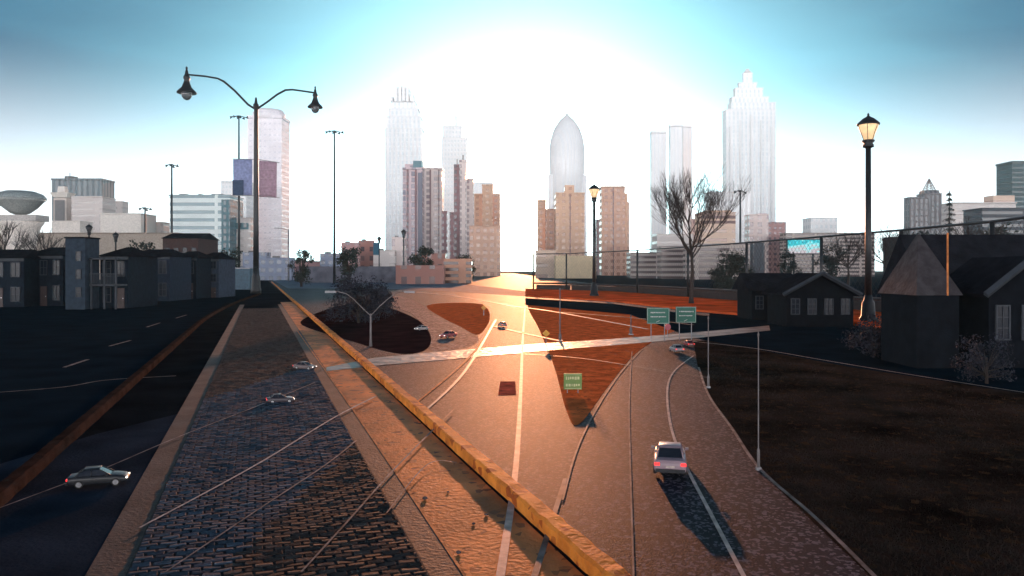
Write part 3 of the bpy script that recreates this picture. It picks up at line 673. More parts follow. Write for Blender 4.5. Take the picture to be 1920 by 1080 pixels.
B('skyscraper', 884, 925, 345, DG-60, f['ghostv'], 'faint broad pale block behind the tan towers left of the sun', 'skyscraper')
# rounded lilac tower behind the banner lamp
d = 780; t, wf, dp, H = B('skyscraper', 464, 528, 222, d, f['lilac'], 'pale lilac tower with rounded top behind the double lamp post', 'skyscraper')
MB().lathe([(30*d/F,H),(30*d/F,H+8),(26*d/F,H+11)], n=20).build('round_penthouse', f['lilac'], t, True)
B('tower_block', 414, 462, 342, 740, f['ghost2'], 'faint grey tower left of the lilac banner', 'building')
# left cluster
d = 600
B('tower_block', 97, 190, 338, d, f['ribgrey'], 'dark grey vertically ribbed tower block on the far left', dep=.5, parts=(('rooftop_cabin', .2,.36,338,329,.2,.6,m_roof), ('antenna', .27,.28,329,322,.3,.32,m_roof)))
t = empty('observation_tower', (at(118,520), 520, 0), 0, 'slim pale tower with flared cap in front of the ribbed tower block', 'tower')
u = 520/F
MB().taper(0,0,0,zt(372,520),26*u,20*u,24*u,18*u).build('shaft', mat('tan_shaft', (.55,.47,.42), .8), t)
MB().box(-9*u,9*u,-10.2*u,-9.5*u,0,zt(376,520)).build('dark_recess', mat('shaft_recess', (.20,.18,.18), .8), t)
MB().taper(0,0,zt(371,520),zt(362,520),24*u,18*u,34*u,28*u).build('cap', pale, t)
MB().taper(0,0,zt(361,520),zt(350,520),14*u,12*u,12*u,10*u).build('lantern', pale, t)
B('office_block', 134, 192, 371, 480, f['white'], 'white office block with blank left half in front of the ribbed tower', parts=(('plant_room', .45,.95,371,368,.2,.8,m_roof),))
B('office_block', 190, 204, 375, 500, f['ribgrey'], 'narrow grey block squeezed right of the white office block')
B('office_block', 204, 230, 380, 520, f['white'], 'small stepped pinkish block behind the low white hall', parts=(('stair_head', .3,.8,380,376,.2,.8,pale),))
B('hall', 188, 264, 402, 420, pale, 'low plain white hall left of the short floodlight mast', parts=(('vent', .2,.28,402,398,.3,.6,m_roof),))
B('hall', 256, 306, 418, 440, f['white'], 'long low pale building right of the plain white hall')
B('hall', 98, 150, 416, 300, pale, 'low pinkish hall at the foot of the slim capped tower')
B('terrace_hall', -60, 330, 438, 260, mat('cream_stone', (.36,.30,.25), .8), 'wide cream building base spreading behind the left townhouses', dep=.2)
# saucer topped tower
d = 180; u = d/F; cx = at(38, d)
t = empty('saucer_tower', (cx, d, 0), 0, 'tower topped by a rounded saucer on a flat slab at the far left', 'tower')
sm = mat('weathered_saucer', (.26,.30,.30), .6, bump=.2)
MB().lathe([(26*u,0),(24*u,zt(470,d)),(28*u,zt(445,d)),(34*u,zt(425,d)),(40*u,zt(416,d))], n=28).build('column', pale, t, True)
MB().box(-80*u,42*u,-20*u,20*u,zt(415,d),zt(404,d)).build('slab', mat('slab_stone', (.42,.40,.38), .7), t)
MB().lathe([(4*u,zt(404,d)),(16*u,zt(400,d)),(28*u,zt(390,d)),(38*u,zt(378,d)),(43*u,zt(374,d))], n=28).build('bowl', mat('bowl_glass', (.30,.32,.31), .3), t, True)
MB().lathe([(43*u,zt(374,d)),(43*u,zt(371,d)),(37*u,zt(364,d)),(24*u,zt(359,d)),(3*u,zt(357,d))], n=28).build('saucer_roof', sm, t, True)
MB().box(-90*u,-20*u,-9*u,9*u,zt(386,d),zt(360,d)).build('side_arm', sm, t)
# glass office left centre
d = 420
t, wf, dp, H = B('glass_office', 318, 431, 368, d, f['band'], 'wide glass office block with dark horizontal window bands', dep=.6)
MB().box(wf*.36, wf*.502, -dp*.503, dp*.5, 0, zt(374,d)).build('side_bay', f['teal'], t)
for a, b in ((.08,.2),(.4,.44),(.62,.8)): MB().box(-wf/2+a*wf, -wf/2+b*wf, -dp*.2, dp*.2, H*1.02, H*1.045).build('roof_plant', m_roof, t)
B('office_block', 431, 470, 410, 430, f['white'], 'small pale block right beside the dark bay of the glass office', parts=(('dark_window_band', .1,.9,430,418,-.01,.0,f['teal']),))
# condo towers left of the sun
d = 480
t, wf, dp, H = B('condominium_tower', 755, 792, 318, d, f['condo'], 'tall condominium tower with dark teal block on its top, left of the sun', 'skyscraper', dep=.9)
MB().box(wf*.02, wf*.46, -dp*.45, dp*.3, H, zt(301,d)).build('penthouse', mat('teal_penthouse', (.07,.18,.22), .4), t)
MB().box(-wf*.4, wf*.02, -dp*.40, dp*.3, H, zt(307,d)).build('penthouse', f['condo'], t)
for k in (-.3, .12): MB().box(wf*k, wf*(k+.1), -dp*.53, -dp*.5, 0, H).build('balcony_stack', f['dark'], t)
MB().box(wf*.28, wf*.5, -dp*.56, -dp*.5, 0, H*.97).build('dark_bay', mat('slate_bay', (.13,.13,.18), .4), t)
t, wf, dp, H = B('condominium_tower', 791, 829, 318, d+25, f['condo2'], 'cream condominium tower joined right of the teal topped one', 'skyscraper', dep=.9)
MB().box(-wf*.3, wf*.3, -dp*.4, dp*.3, H, zt(313,d+25)).build('penthouse', f['condo2'], t)
for k in (-.12, .3): MB().box(wf*k, wf*(k+.07), -dp*.53, -dp*.5, 0, H).build('balcony_stack', f['dark'], t)
B('slender_tower', 828, 838, 398, 460, f['dark'], 'short dark maroon tower between cream condominium and thin dark tower')
B('slender_tower', 851, 862, 312, 470, f['dark'], 'very thin dark maroon tower left of the sun', 'skyscraper', parts=(('mast', .45,.6,312,298,.4,.6,m_roof),))
B('slender_tower', 861, 874, 304, 500, f['condo2'], 'thin pale tower directly right of the very thin dark tower', 'skyscraper', parts=(('spire', .45,.6,304,290,.4,.6,m_roof),))
B('slender_tower', 875, 888, 338, 520, f['condo2'], 'thin stepped pale tower left of the tan cluster', 'skyscraper')
B('slender_tower', 843, 851, 400, 440, f['dark'], 'narrow dark block at the foot of the very thin dark tower')
d = 560
B('tan_tower', 889, 905, 366, d, f['beige'], 'tan tower, left wing of the cluster beside the sun', 'skyscraper')
B('tan_tower', 904, 924, 349, d-8, f['beige'], 'tan tower, tallest middle of the cluster left of the sun', 'skyscraper')
B('tan_tower', 923, 938, 366, d, f['beige2'], 'tan tower, right wing of the cluster left of the sun', 'skyscraper')
B('tan_block', 880, 938, 425, 430, f['beige2'], 'broad tan block below the cluster left of the sun')
# beige towers right of the sun
B('beige_tower', 1008, 1024, 377, 540, f['beige'], 'slim beige tower nearest the right side of the sun', 'skyscraper')
B('beige_tower', 1023, 1043, 394, 530, f['beige2'], 'lower beige tower, second right of the sun', 'skyscraper')
t, wf, dp, H = B('beige_tower', 1042, 1096, 364, 500, f['beige'], 'wide beige tower with raised centre left of the centre lamp post', 'skyscraper', parts=(('raised_core', .32,.64,364,347,.0,.7,f['beige']),))
MB().box(-wf*.015, wf*.015, -dp*.51, -dp*.5, 0, H).build('dark_seam', f['dark'], t)
t, wf, dp, H = B('beige_tower', 1128, 1172, 352, 490, f['beige2'], 'tall beige tower with stepped shoulder right of the centre lamp post', 'skyscraper', parts=(('penthouse', .2,.7,352,349,.2,.7,f['beige2']), ('antenna', .88,.91,352,338,.2,.24,m_roof)))
MB().box(-wf*.02, wf*.02, -dp*.51, -dp*.5, 0, H).build('dark_seam', f['dark'], t)
MB().box(wf*.5, wf*.62, -dp*.4, dp*.4, 0, zt(362,490)).build('shoulder', f['beige'], t)
MB().box(wf*.62, wf*.70, -dp*.38, dp*.38, 0, zt(378,490)).build('shoulder', f['beige2'], t)
B('grey_tower', 1118, 1131, 413, 520, f['condo'], 'narrow greyish tower between centre lamp post and stepped beige tower')
B('low_hall', 1042, 1118, 480, 300, mat('warm_cream_wall', (.70,.55,.36), .8), 'low windowless cream hall behind the centre lamp post', dep=.6)
B('parking_deck', 1005, 1042, 470, 320, f['tan'], 'small tan parking deck left of the cream hall')
B('parking_deck', 1182, 1242, 474, 300, f['decks'], 'striped parking deck right of the stepped beige tower')
B('parking_deck', 1240, 1292, 462, 280, f['decks'], 'striped parking deck left of the bare tree trunk')
B('office_block', 1232, 1300, 440, 380, f['white'], 'faint white office block behind the bare tree trunk')
t, wf, dp, H = B('office_block', 1315, 1379, 400, 380, f['tan'], 'beige office with dark brown top bands right of the bare tree', parts=(('roof_block', .15,.9,400,394,.1,.9,f['beige']),))
for a, b in ((410,404),(419,414)): MB().box(-wf*.503, wf*.503, -dp*.51, -dp*.49, zt(a,380), zt(b,380)).build('dark_band', mat('brown_band', (.22,.13,.12), .6), t)
B('office_block', 1296, 1320, 412, 400, f['condo2'], 'pale narrow office left of the brown banded office')
B('office_block', 1290, 1420, 458, 260, f['decks'], 'long low striped block right behind the fence and bare tree', dep=.3)
B('office_block', 1330, 1408, 362, 640, f['ghostv'], 'faint pale slab behind the brown banded office', dep=.4)
B('apartment_block', 1405, 1441, 404, 420, f['condo2'], 'pale apartment block with slanted roofline at the foot of the biggest tower', parts=(('roof_house', .5,.95,404,400,.1,.9,f['condo']),))
B('apartment_block', 1440, 1474, 418, 430, f['pink'], 'pinkish apartment block right under the biggest tower')
B('dark_block', 1412, 1434, 456, 240, f['slate'], 'small dark block in front of the pale apartments')
B('warehouse', 1474, 1640, 438, 400, f['decks'], 'long low grey building behind the teal billboard', dep=.2)
B('office_block', 1520, 1570, 410, 560, f['ghost2'], 'faint low pale block above the teal billboard')
# spired tower on the right
d = 650
t, wf, dp, H = B('spired_tower', 1734, 1766, 365, d, f['spire'], 'dark tower with lattice pyramid spire on the right', 'skyscraper', dep=.9)
u = d/F
MB().taper(0,0,H,zt(356,d),28*u,26*u,24*u,22*u).build('tier', f['spire'], t)
lat = MB(); zb, zp = zt(356,d), zt(334,d)
for k in range(8):
    a = k*math.pi/4; lat.tube([(12*u*math.cos(a),12*u*math.sin(a),zb),(1*u*math.cos(a),1*u*math.sin(a),zp)], .45*u, 5)
for j in range(5):
    r = 12*u*(1-j/5)+.6*u; z = zb+(zp-zb)*j/5; lat.tube([(r*math.cos(a*math.pi/4), r*math.sin(a*math.pi/4), z) for a in range(9)], .35*u, 5)
    r2 = 12*u*(1-(j+1)/5)+.6*u; z2 = zb+(zp-zb)*(j+1)/5
    for a in range(8): lat.tube([(r*math.cos(a*math.pi/4), r*math.sin(a*math.pi/4), z),(r2*math.cos((a+1)*math.pi/4), r2*math.sin((a+1)*math.pi/4), z2)], .25*u, 4)
lat.build('lattice_pyramid', mat('bronze_lattice', (.30,.22,.20), .5, metal=.4, bump=0), t)
MB().tube([(0,0,zp-4),(0,0,zt(322,d))], [.8*u,.15*u], 6).build('spire', m_roof, t)
B('tower_block', 1706, 1742, 372, d-20, f['spire'], 'flat roofed grey block joined left of the spired tower', dep=.6)
B('long_block', 1786, 1905, 382, 460, f['white'], 'long pale block on the right behind the pine silhouette', dep=.3, parts=(('raised_wing', .66,1.0,382,366,.1,.9,f['tan']),))
B('dark_block', 1842, 1960, 392, 330, f['slate'], 'dark slatted block at the right edge under the teal slab', dep=.5)
B('teal_slab', 1898, 1990, 306, 620, f['darkt'], 'dark teal slab tower cut by the right picture edge', 'skyscraper', dep=.5)
B('dark_hall', 1030+640, 1742, 446, 150, mat('dark_plaster', (.028,.028,.035), .9), 'dark low hall between rightmost lamp and gabled house', dep=.4)
# middle low blocks, left of centre
for (a, b, y, d, m, lb) in (
    (412,452,500,200,'blue','low blue block left of the double lamp post foot'),
    (455,500,474,240,'blue','low blue grey block right behind the double lamp post'),
    (500,546,484,240,'blue','blue windowed block left of the single arm light'),
    (546,600,490,260,'pink','low mauve block between single arm light and tall mast'),
    (640,672,456,260,'pink','pink brick block right of the tall mast'),
    (672,700,452,275,'brick','brick block left of the blue bannered lamp'),
    (700,740,470,265,'white','white walled block behind the blue bannered lamp'),
    (735,760,446,270,'condo2','pale apartment block left of the teal topped tower'),
    (600,640,476,255,'blue','blue grey block behind the tall mast foot'),
    (778,835,476,230,'brick','dark brick block at the foot of the condominium towers')):
    B('low_block', a, b, y, d, f[m], lb, dep=.5, parts=(('roof_hut', .2,.45,y,y-4,.2,.6,m_roof),))
B('parking_deck', 832, 884, 486, 180, f['deck'], 'lit red brown parking deck with open floors left of the sun', dep=.6)
B('loading_wall', 560, 742, 500, 190, M['concrete'], 'long pale concrete wall behind the bushy tree', 'wall', dep=.04)
B('brick_shed', 742, 832, 498, 170, f['brick'], 'dark brick shed beside the lit parking deck', dep=.4)
# blue container left of lamp foot
d = 120; w = at(468,d)-at(410,d)
t = empty('shipping_container', (at(439,d), d, 0), 0, 'blue steel container left of the double lamp post foot', 'container')
mb = MB().box(-w/2,w/2,0,2.6,0,zt(504,d))
for i in range(16): x = -w/2+w*(i+.25)/16; mb.box(x, x+w/34, -.06, 0, .1, zt(505,d))
mb.build('body', mat('blue_container_paint', (.05,.11,.16), .5), t)
MB().box(-w/2-.03,w/2+.03,-.08,2.68,zt(504,d)+.01,zt(502,d)).build('top_frame', M['grey'], t)
# billboard
d = 170; u = d/F; t = empty('billboard', (at(1508,d), d, 0), 0, 'lit teal billboard screen above the fence on the right', 'billboard')
m = bpy.data.materials.new('billboard_screen'); m.use_nodes = True; n = m.node_tree.nodes; l = m.node_tree.links; b = n['Principled BSDF']
c = n.new('ShaderNodeTexCoord'); no = n.new('ShaderNodeTexNoise'); no.inputs['Scale'].default_value = .7; no.inputs['Detail'].default_value = 5
mpp = n.new('ShaderNodeMapping'); mpp.inputs['Scale'].default_value = (1,1,2.6); l.new(c.outputs['Object'], mpp.inputs[0]); l.new(mpp.outputs[0], no.inputs[0])
sp = n.new('ShaderNodeSeparateXYZ'); l.new(c.outputs['Object'], sp.inputs[0])
mr = n.new('ShaderNodeMapRange'); mr.inputs['From Min'].default_value = zt(475,d); mr.inputs['From Max'].default_value = zt(450,d); mr.inputs['To Min'].default_value = .42; mr.inputs['To Max'].default_value = -.12; l.new(sp.outputs[2], mr.inputs[0])
ad = n.new('ShaderNodeMath'); ad.operation = 'ADD'; l.new(no.outputs[0], ad.inputs[0]); l.new(mr.outputs[0], ad.inputs[1])
r = n.new('ShaderNodeValToRGB'); e = r.color_ramp.elements; e[0].position = .3; e[0].color = (.0,.28,.36,1); e[1].position = .8; e[1].color = (.55,.50,.52,1)
q = e.new(.5); q.color = (.03,.55,.60,1); q = e.new(.64); q.color = (.35,.75,.75,1)
l.new(ad.outputs[0], r.inputs[0]); l.new(r.outputs[0], b.inputs['Emission Color']); l.new(r.outputs[0], b.inputs['Base Color']); b.inputs['Emission Strength'].default_value = .35
MB().box(-30*u,30*u,-.3,.3,zt(475,d),zt(450,d)).build('screen', m, t)
MB().box(-31.5*u,31.5*u,.3,.8,zt(477,d),zt(448.5,d)).build('frame', M['black'], t)
for x in (-18, 18): MB().tube([(x*u,.6,0),(x*u,.6,zt(476,d))], 2*u, 8).build('support_post', M['black'], t)

# ------------------------------------------------------------------ houses
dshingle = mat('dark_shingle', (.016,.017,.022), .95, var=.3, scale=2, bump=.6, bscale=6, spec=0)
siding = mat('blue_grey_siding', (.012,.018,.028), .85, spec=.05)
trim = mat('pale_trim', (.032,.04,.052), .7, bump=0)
def window(t, x, z, w, h, y, cols=2, rows=2):
    o = MB().box(x, x+w, y-.05, y-.012, z, z+h).build('window', M['glass'], t)
    fr = MB(); b = .06*w+.02
    fr.box(x-b,x,y-.08,y-.005,z-b,z+h+b).box(x+w,x+w+b,y-.08,y-.005,z-b,z+h+b).box(x,x+w,y-.08,y-.005,z+h,z+h+b).box(x,x+w,y-.08,y-.005,z-b,z)
    for i in range(1, cols): fr.box(x+w*i/cols-b*.3, x+w*i/cols+b*.3, y-.075, y-.052, z, z+h)
    for i in range(1, rows): fr.box(x, x+w, y-.074, y-.051, z+h*i/rows-b*.3, z+h*i/rows+b*.3)
    fr.build('window_frame', trim, o)
def townhouse(x0, x1, ptop, d, label, nw, floors=2, bay=False, wallm=None, roofh=.8, group='blue grey townhouses on the left'):
    w = at(x1,d)-at(x0,d); H = zt(ptop,d)-roofh; dp = 5
    t = empty('townhouse', (at((x0+x1)/2,d), d, 0), 0, label, 'house', group)
    MB().box(-w/2,w/2,0,dp,0,H).build('wall', wallm or siding, t)
    MB().add([(-w/2-.25,-.3,H+.003),(w/2+.25,-.3,H+.003),(w/2+.25,dp+.3,H+.003),(-w/2-.25,dp+.3,H+.003),(-w/2+.8,dp/2,H+roofh),(w/2-.8,dp/2,H+roofh)],[(3,2,1,0),(0,1,5,4),(2,3,4,5),(1,2,5),(3,0,4)]).build('roof', dshingle, t)
    fh = H/floors
    for j in range(floors):
        for i in range(nw):
            ww = w/nw*.5; xx = -w/2+w*(i+.25)/nw
            if j == 0 and i == nw//2:
                dr = MB().box(xx,xx+ww,-.06,-.01,0,fh*.78).build('door', mat('dark_door', (.05,.03,.03), .5), t)
                MB().box(xx+ww*.8,xx+ww*.9,-.1,-.062,fh*.36,fh*.4).build('handle', M['rim'], dr)
            else: window(t, xx, j*fh+fh*.25, ww, fh*.55, 0)
    MB().box(-w/2-.03,w/2+.03,-.1,-.003,fh*floors-.25,fh*floors-.02).build('cornice', trim, t)
    if bay:
        for xx in (-w/2+.1, 0, w/2-.22): MB().box(xx,xx+.12,-1.6,-1.48,0,H-.1).build('balcony_post', trim, t)
        for j in range(1, floors+1):
            z = j*fh-.14; MB().box(-w/2,w/2,-1.6,-.11,z-.14,z).build('balcony_floor', trim, t)
            if j < floors:
                rl = MB().box(-w/2,w/2,-1.62,-1.57,z+.8,z+.86)
                for k in range(20): xk = -w/2+w*k/20; rl.box(xk,xk+.03,-1.61,-1.58,z,z+.8)
                rl.build('railing', trim, t)
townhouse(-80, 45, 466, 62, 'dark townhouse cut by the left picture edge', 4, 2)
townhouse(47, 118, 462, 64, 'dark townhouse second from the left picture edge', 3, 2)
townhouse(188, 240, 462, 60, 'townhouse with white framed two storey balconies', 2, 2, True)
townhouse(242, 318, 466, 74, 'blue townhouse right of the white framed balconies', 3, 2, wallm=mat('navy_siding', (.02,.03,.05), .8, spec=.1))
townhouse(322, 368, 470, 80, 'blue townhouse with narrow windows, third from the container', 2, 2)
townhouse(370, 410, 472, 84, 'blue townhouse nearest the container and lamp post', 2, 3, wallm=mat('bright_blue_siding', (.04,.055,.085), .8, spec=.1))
d = 58; t = empty('stair_tower', (at(141,d), d, 0), 0, 'tall pale blue stair tower between the dark and balconied townhouses', 'tower')
w = at(160,d)-at(123,d); MB().box(-w/2,w/2,0,2,0,zt(447,d)).build('wall', mat('pale_blue_panel', (.03,.045,.065), .8, spec=.1), t)
MB().box(-w/2-.06,w/2+.06,-.06,2.06,zt(447,d)+.004,zt(444,d)).build('roof', dshingle, t)
for z in (1.0, 2.4, 3.8): window(t, .1, z, .35, .7, 0, 1, 2)
# dark gabled house on skyline left
def gable(name, x0, x1, peave, pridge, d, label, wallm, roofm, nw=3, dp=8, lit=False, base=0, side=False, group=None):
    w = at(x1,d)-at(x0,d); He = zt(peave,d); Hr = zt(pridge,d)
    t = empty(name, (at((x0+x1)/2,d), d, 0), 0, label, 'house', group)
    MB().box(-w/2,w/2,0,dp,base,He).build('wall', wallm, t)
    o = .3
    if side:   # ridge runs towards the viewer: gable end faces us
        MB().add([(-w/2,0,He),(w/2,0,He),(0,0,Hr-.06),(-w/2,.2,He),(w/2,.2,He),(0,.2,Hr-.06)],[(0,1,2),(5,4,3),(0,2,5,3),(1,4,5,2)]).build('gable_wall', wallm, t)
        th = .14
        MB().add([(-w/2-o,-o,He-.1),(0,-o,Hr),(0,dp+o,Hr),(-w/2-o,dp+o,He-.1),(w/2+o,-o,He-.1),(w/2+o,dp+o,He-.1)],[(0,1,2,3),(1,4,5,2)]).build('roof', roofm, t).modifiers.new('th','SOLIDIFY').thickness = th
        bg_ = MB(); 
        for sx in (-1, 1): bg_.tube([(sx*(w/2+o),-o-.03,He-.12),(0,-o-.03,Hr)], .11, 4)
        bg_.build('bargeboard', trim, t)
    else:
        MB().add([(-w/2-o,-o,He+.003),(w/2+o,-o,He+.003),(w/2+o,dp+o,He+.003),(-w/2-o,dp+o,He+.003),(-w/2-o,dp/2,Hr),(w/2+o,dp/2,Hr)],[(3,2,1,0),(0,1,5,4),(2,3,4,5),(1,2,5),(3,0,4)]).build('roof', roofm, t)
    for i in range(nw):
        ww = w/nw*.45; xx = -w/2+w*(i+.28)/nw; window(t, xx, He*.38, ww, He*.42, 0, 2, 3)
    return t, w
gable('house', 305, 372, 447, 435, 150, 'dark brick house with small white windows above the townhouses', mat('dark_brick', (.05,.025,.022), .9), dshingle, 4, 10)
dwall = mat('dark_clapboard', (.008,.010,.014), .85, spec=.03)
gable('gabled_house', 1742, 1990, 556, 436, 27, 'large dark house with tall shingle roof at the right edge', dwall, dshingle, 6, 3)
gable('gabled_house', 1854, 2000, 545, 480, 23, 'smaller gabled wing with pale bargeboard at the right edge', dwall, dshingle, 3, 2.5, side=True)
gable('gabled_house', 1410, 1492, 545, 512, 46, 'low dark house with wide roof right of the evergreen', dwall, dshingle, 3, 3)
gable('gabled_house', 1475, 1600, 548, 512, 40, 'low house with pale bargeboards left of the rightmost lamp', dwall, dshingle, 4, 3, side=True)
# pale steep gable roof slope
d = 24; u = d/F; t = empty('roof_spirelet', (at(1722,d), d, 0), 0, 'pale steep pyramid roof left of the large dark house', 'roof tower')
MB().taper(0,0,0,zt(552,d),76*u,2.2,76*u,2.2).build('wall', dwall, t)
MB().taper(0,0,zt(552,d)+.01,zt(440,d),84*u,2.4,3*u,.1).build('roof', mat('pale_slate_roof', (.055,.05,.055), .85, spec=.05, var=.3, scale=4, bump=.6, bscale=8), t)
MB().tube([(14*u,-1.2,zt(552,d)),(14*u,-1.2,zt(440,d))], .03, 6).build('downpipe', M['paint_amber'], t)

# ------------------------------------------------------------------ cars
def car_proto(body_m, label):
    t = empty('car', (0,0,0), 0, label, 'car')
    Lh, Wh = 2.25, .9
    # lofted body: section stations along y (front = +y)
    st = [(-2.25,.40,.80,.80),(-2.18,.30,.96,.86),(-1.6,.24,1.00,.90),(-.8,.22,.98,.90),(.5,.22,.96,.90),(1.3,.22,.92,.89),(1.95,.26,.82,.85),(2.2,.34,.66,.74),(2.25,.42,.56,.66)]
    mb = MB(); vs = []; k = 10
    for y, z0, z1, w in st:
        ring = [(-w*.9,z0),(-w,z0+.12),(-w,z1-.22),(-w*.93,z1-.04),(-w*.7,z1),(w*.7,z1),(w*.93,z1-.04),(w,z1-.22),(w,z0+.12),(w*.9,z0)]
        vs += [(x, y, z) for x, z in ring]
    n = len(st)
    fs = [(i*k+j, i*k+(j+1)%k, (i+1)*k+(j+1)%k, (i+1)*k+j) for i in range(n-1) for j in range(k)]
    fs += [tuple(range(k-1,-1,-1)), tuple(range((n-1)*k, n*k))]
    mb.add(vs, fs); body = mb.build('body', body_m, t, True); bevel(body, .02)
    cab = MB(); c0 = [(-1.75,.97,.76),(-1.15,1.40,.60),(.15,1.44,.60),(1.0,.95,.74)]
    vs = []
    for y, z, w in c0: vs += [(-w,y,z),(w,y,z)]
    # roof panel + pillars; glass is a slightly smaller shell
    cab.add([(-.62,-1.12,1.41),(.62,-1.12,1.41),(.62,.12,1.44),(-.62,.12,1.44),(-.58,-1.08,1.47),(.58,-1.08,1.47),(.58,.08,1.49),(-.58,.08,1.49)],[(0,1,5,4),(1,2,6,5),(2,3,7,6),(3,0,4,7),(4,5,6,7)])
    for sx in (-1,1):
        cab.tube([(sx*.74,-1.72,.95),(sx*.61,-1.12,1.42)], .045, 6).tube([(sx*.74,1.0,.93),(sx*.61,.12,1.44)], .04, 6).tube([(sx*.80,-.45,.95),(sx*.62,-.45,1.44)], .035, 6)
    cab.build('roof', body_m, t, True)
    g = MB().add([(-.74,-1.70,.93),(.74,-1.70,.93),(.74,.98,.91),(-.74,.98,.91),(-.60,-1.13,1.41),(.60,-1.13,1.41),(.60,.12,1.43),(-.60,.12,1.43)],[(0,1,5,4),(1,2,6,5),(2,3,7,6),(3,0,4,7),(4,5,6,7)])
    g.build('windows', M['glass'], t)
    for sx in (-1,1):
        for y in (-1.35, 1.38):
            pts = [(.22,-.12),(.33,-.10),(.34,0),(.33,.10),(.22,.12)]
            tv = []; nn = 20
            for r_, x_ in pts:
                for q in range(nn): a = 6.2832*q/nn; tv.append((sx*.82+x_*.9, y+r_*math.cos(a), .34+r_*math.sin(a)))
            ty = MB().add(tv, [(i*nn+q, i*nn+(q+1)%nn, (i+1)*nn+(q+1)%nn, (i+1)*nn+q) for i in range(4) for q in range(nn)])
            wh = MB().add([(sx*.9, y, .34)]+[(sx*.905, y+.22*math.cos(6.2832*q/nn), .34+.22*math.sin(6.2832*q/nn)) for q in range(nn)], [(0, 1+q, 1+(q+1)%nn) for q in range(nn)])
            o = empty('wheel'); bpy.data.objects.remove(o)
            w_ = ty.build('wheel', M['tyre'], t, True); wh.build('rim', M['rim'], w_)
        MB().box(sx*.72-.15,sx*.72+.15,-2.29,-2.20,.68,.84).build('tail_light', M['redlamp'], t)
        MB().box(sx*.60-.14,sx*.60+.14,2.12,2.24,.56,.68).build('headlight', M['whitelamp'], t)
        MB().box(sx*.98-.1,sx*.98+.1,.62,.78,.94,1.06).build('wing_mirror', body_m, t)
    MB().box(-.80,.80,-2.33,-2.21,.32,.50).build('bumper', M['black'], t)
    MB().box(-.24,.24,-2.275,-2.255,.56,.68).build('number_plate', M['paint'], t)
    return t
def paint(n, c):
    m = mat(n, c, .4, metal=0, bump=0, var=.05, spec=.3); m.node_tree.nodes['Principled BSDF'].inputs['Coat Weight'].default_value = .15; return m
proto = car_proto(paint('silver_mauve_paint', (.30,.22,.25)), 'silver saloon seen from behind with red tail lights on the ramp, the largest car')
def place(o, px, pby, wpx, rz, bm=None, label=None):
    g = gp(px, pby); o.location = (g.x, g.y, .024); o.rotation_euler = (0,0,rz); s = wpx*g.y/F/1.8; o.scale = (s,s,s)
    o['group'] = 'cars on the roads'
    if label: o['label'] = label
    if bm:
        for ch in o.children:
            if ch.name.split('.')[0] in ('body','roof','wing_mirror'):
                ch.data = ch.data.copy(); ch.data.materials[0] = bm
cars = [
 (840, 634, 15, 2.6, (.45,.10,.10), 'small red and white car on the pale ramp between the grass islands'),
 (1268, 661, 17, .1, (.28,.26,.28), 'small grey car just below the pale strip under the green signs'),
 (1291, 650, 13, .1, (.30,.05,.05), 'small dark red car right of the grey car under the green signs'),
 (942, 613, 11, .3, (.42,.30,.26), 'tiny car in the glare on the far road near the sun'),
 (790, 620, 11, 2.4, (.5,.42,.40), 'tiny pale car at the tip of the dark grass island'),
 (572, 694, 17, -1.9, (.16,.12,.12), 'small grey car on the walk edge by the left end of the pale strip'),
 (186, 912, 40, -1.25, (.012,.014,.018), 'dark car on the left lane low in the frame, beside the pale concrete band'),
 (526, 757, 20, -1.2, (.06,.05,.06), 'small dark car with red tail lights near the brick walk edge')]
copies = [copy_tree(proto) for _ in cars]
place(proto, 1256, 880, 58, -.20)
for o, (px, y, w, rz, c, lb) in zip(copies, cars): place(o, px, y, w, rz, paint('car_paint', c), lb)
# ------------------------------------------------------------------ signs
sgreen = mat('sign_green', (.0,.13,.085), .4, bump=0, var=.1); swhite = mat('sign_white', (.6,.62,.6), .5, bump=0)
def road_sign(px, y0, y1, w, pbase, label):
    d = F*CH/(pbase-HY); u = d/F; t = empty('road_sign', (at(px,d), d, 0), 0, label, 'sign', 'green road signs')
    z0, z1 = zt(y1,d), zt(y0,d)
    pn = MB().box(-w*u/2,w*u/2,-.03,.03,z0,z1).build('sign_panel', sgreen, t)
    bd = MB(); e = .8*u
    bd.box(-w*u/2+e,w*u/2-e,-.036,-.031,z0+e,z0+e+.5*u).box(-w*u/2+e,w*u/2-e,-.036,-.031,z1-e-.5*u,z1-e).box(-w*u/2+e,-w*u/2+e+.5*u,-.036,-.031,z0+e+.5*u,z1-e-.5*u).box(w*u/2-e-.5*u,w*u/2-e,-.036,-.031,z0+e+.5*u,z1-e-.5*u)
    rnd = random.Random(px)
    bd.build('border', swhite, pn)
    tx = MB()
    for r_, (fr, hh) in enumerate(((.30,2.6),(.56,2.2))):
        x = -w*u*.34
        while x < w*u*.32:
            l_ = rnd.uniform(1.2,2.6)*u; z = z1-(z1-z0)*fr; tx.box(x, x+l_, -.036, -.031, z-hh*u*.5*rnd.uniform(.6,1), z+hh*u*.4); x += l_+rnd.uniform(.5,1.4)*u
    tx.tube([(-w*u*.1,-.035,z0+3*u),(w*u*.06,-.035,z0+6*u)], .4*u, 4)
    tx.build('lettering', swhite, pn)
    for x in (-.3,.3): MB().tube([(x*w*u,.08,0),(x*w*u,.08,z1-.05)], .8*u, 6).build('sign_post', M['grey'], t)
road_sign(1234, 577, 607, 42, 640, 'green road sign with pale lettering, left of the pair')
road_sign(1286, 575, 605, 38, 638, 'green road sign with pale lettering, right of the pair')
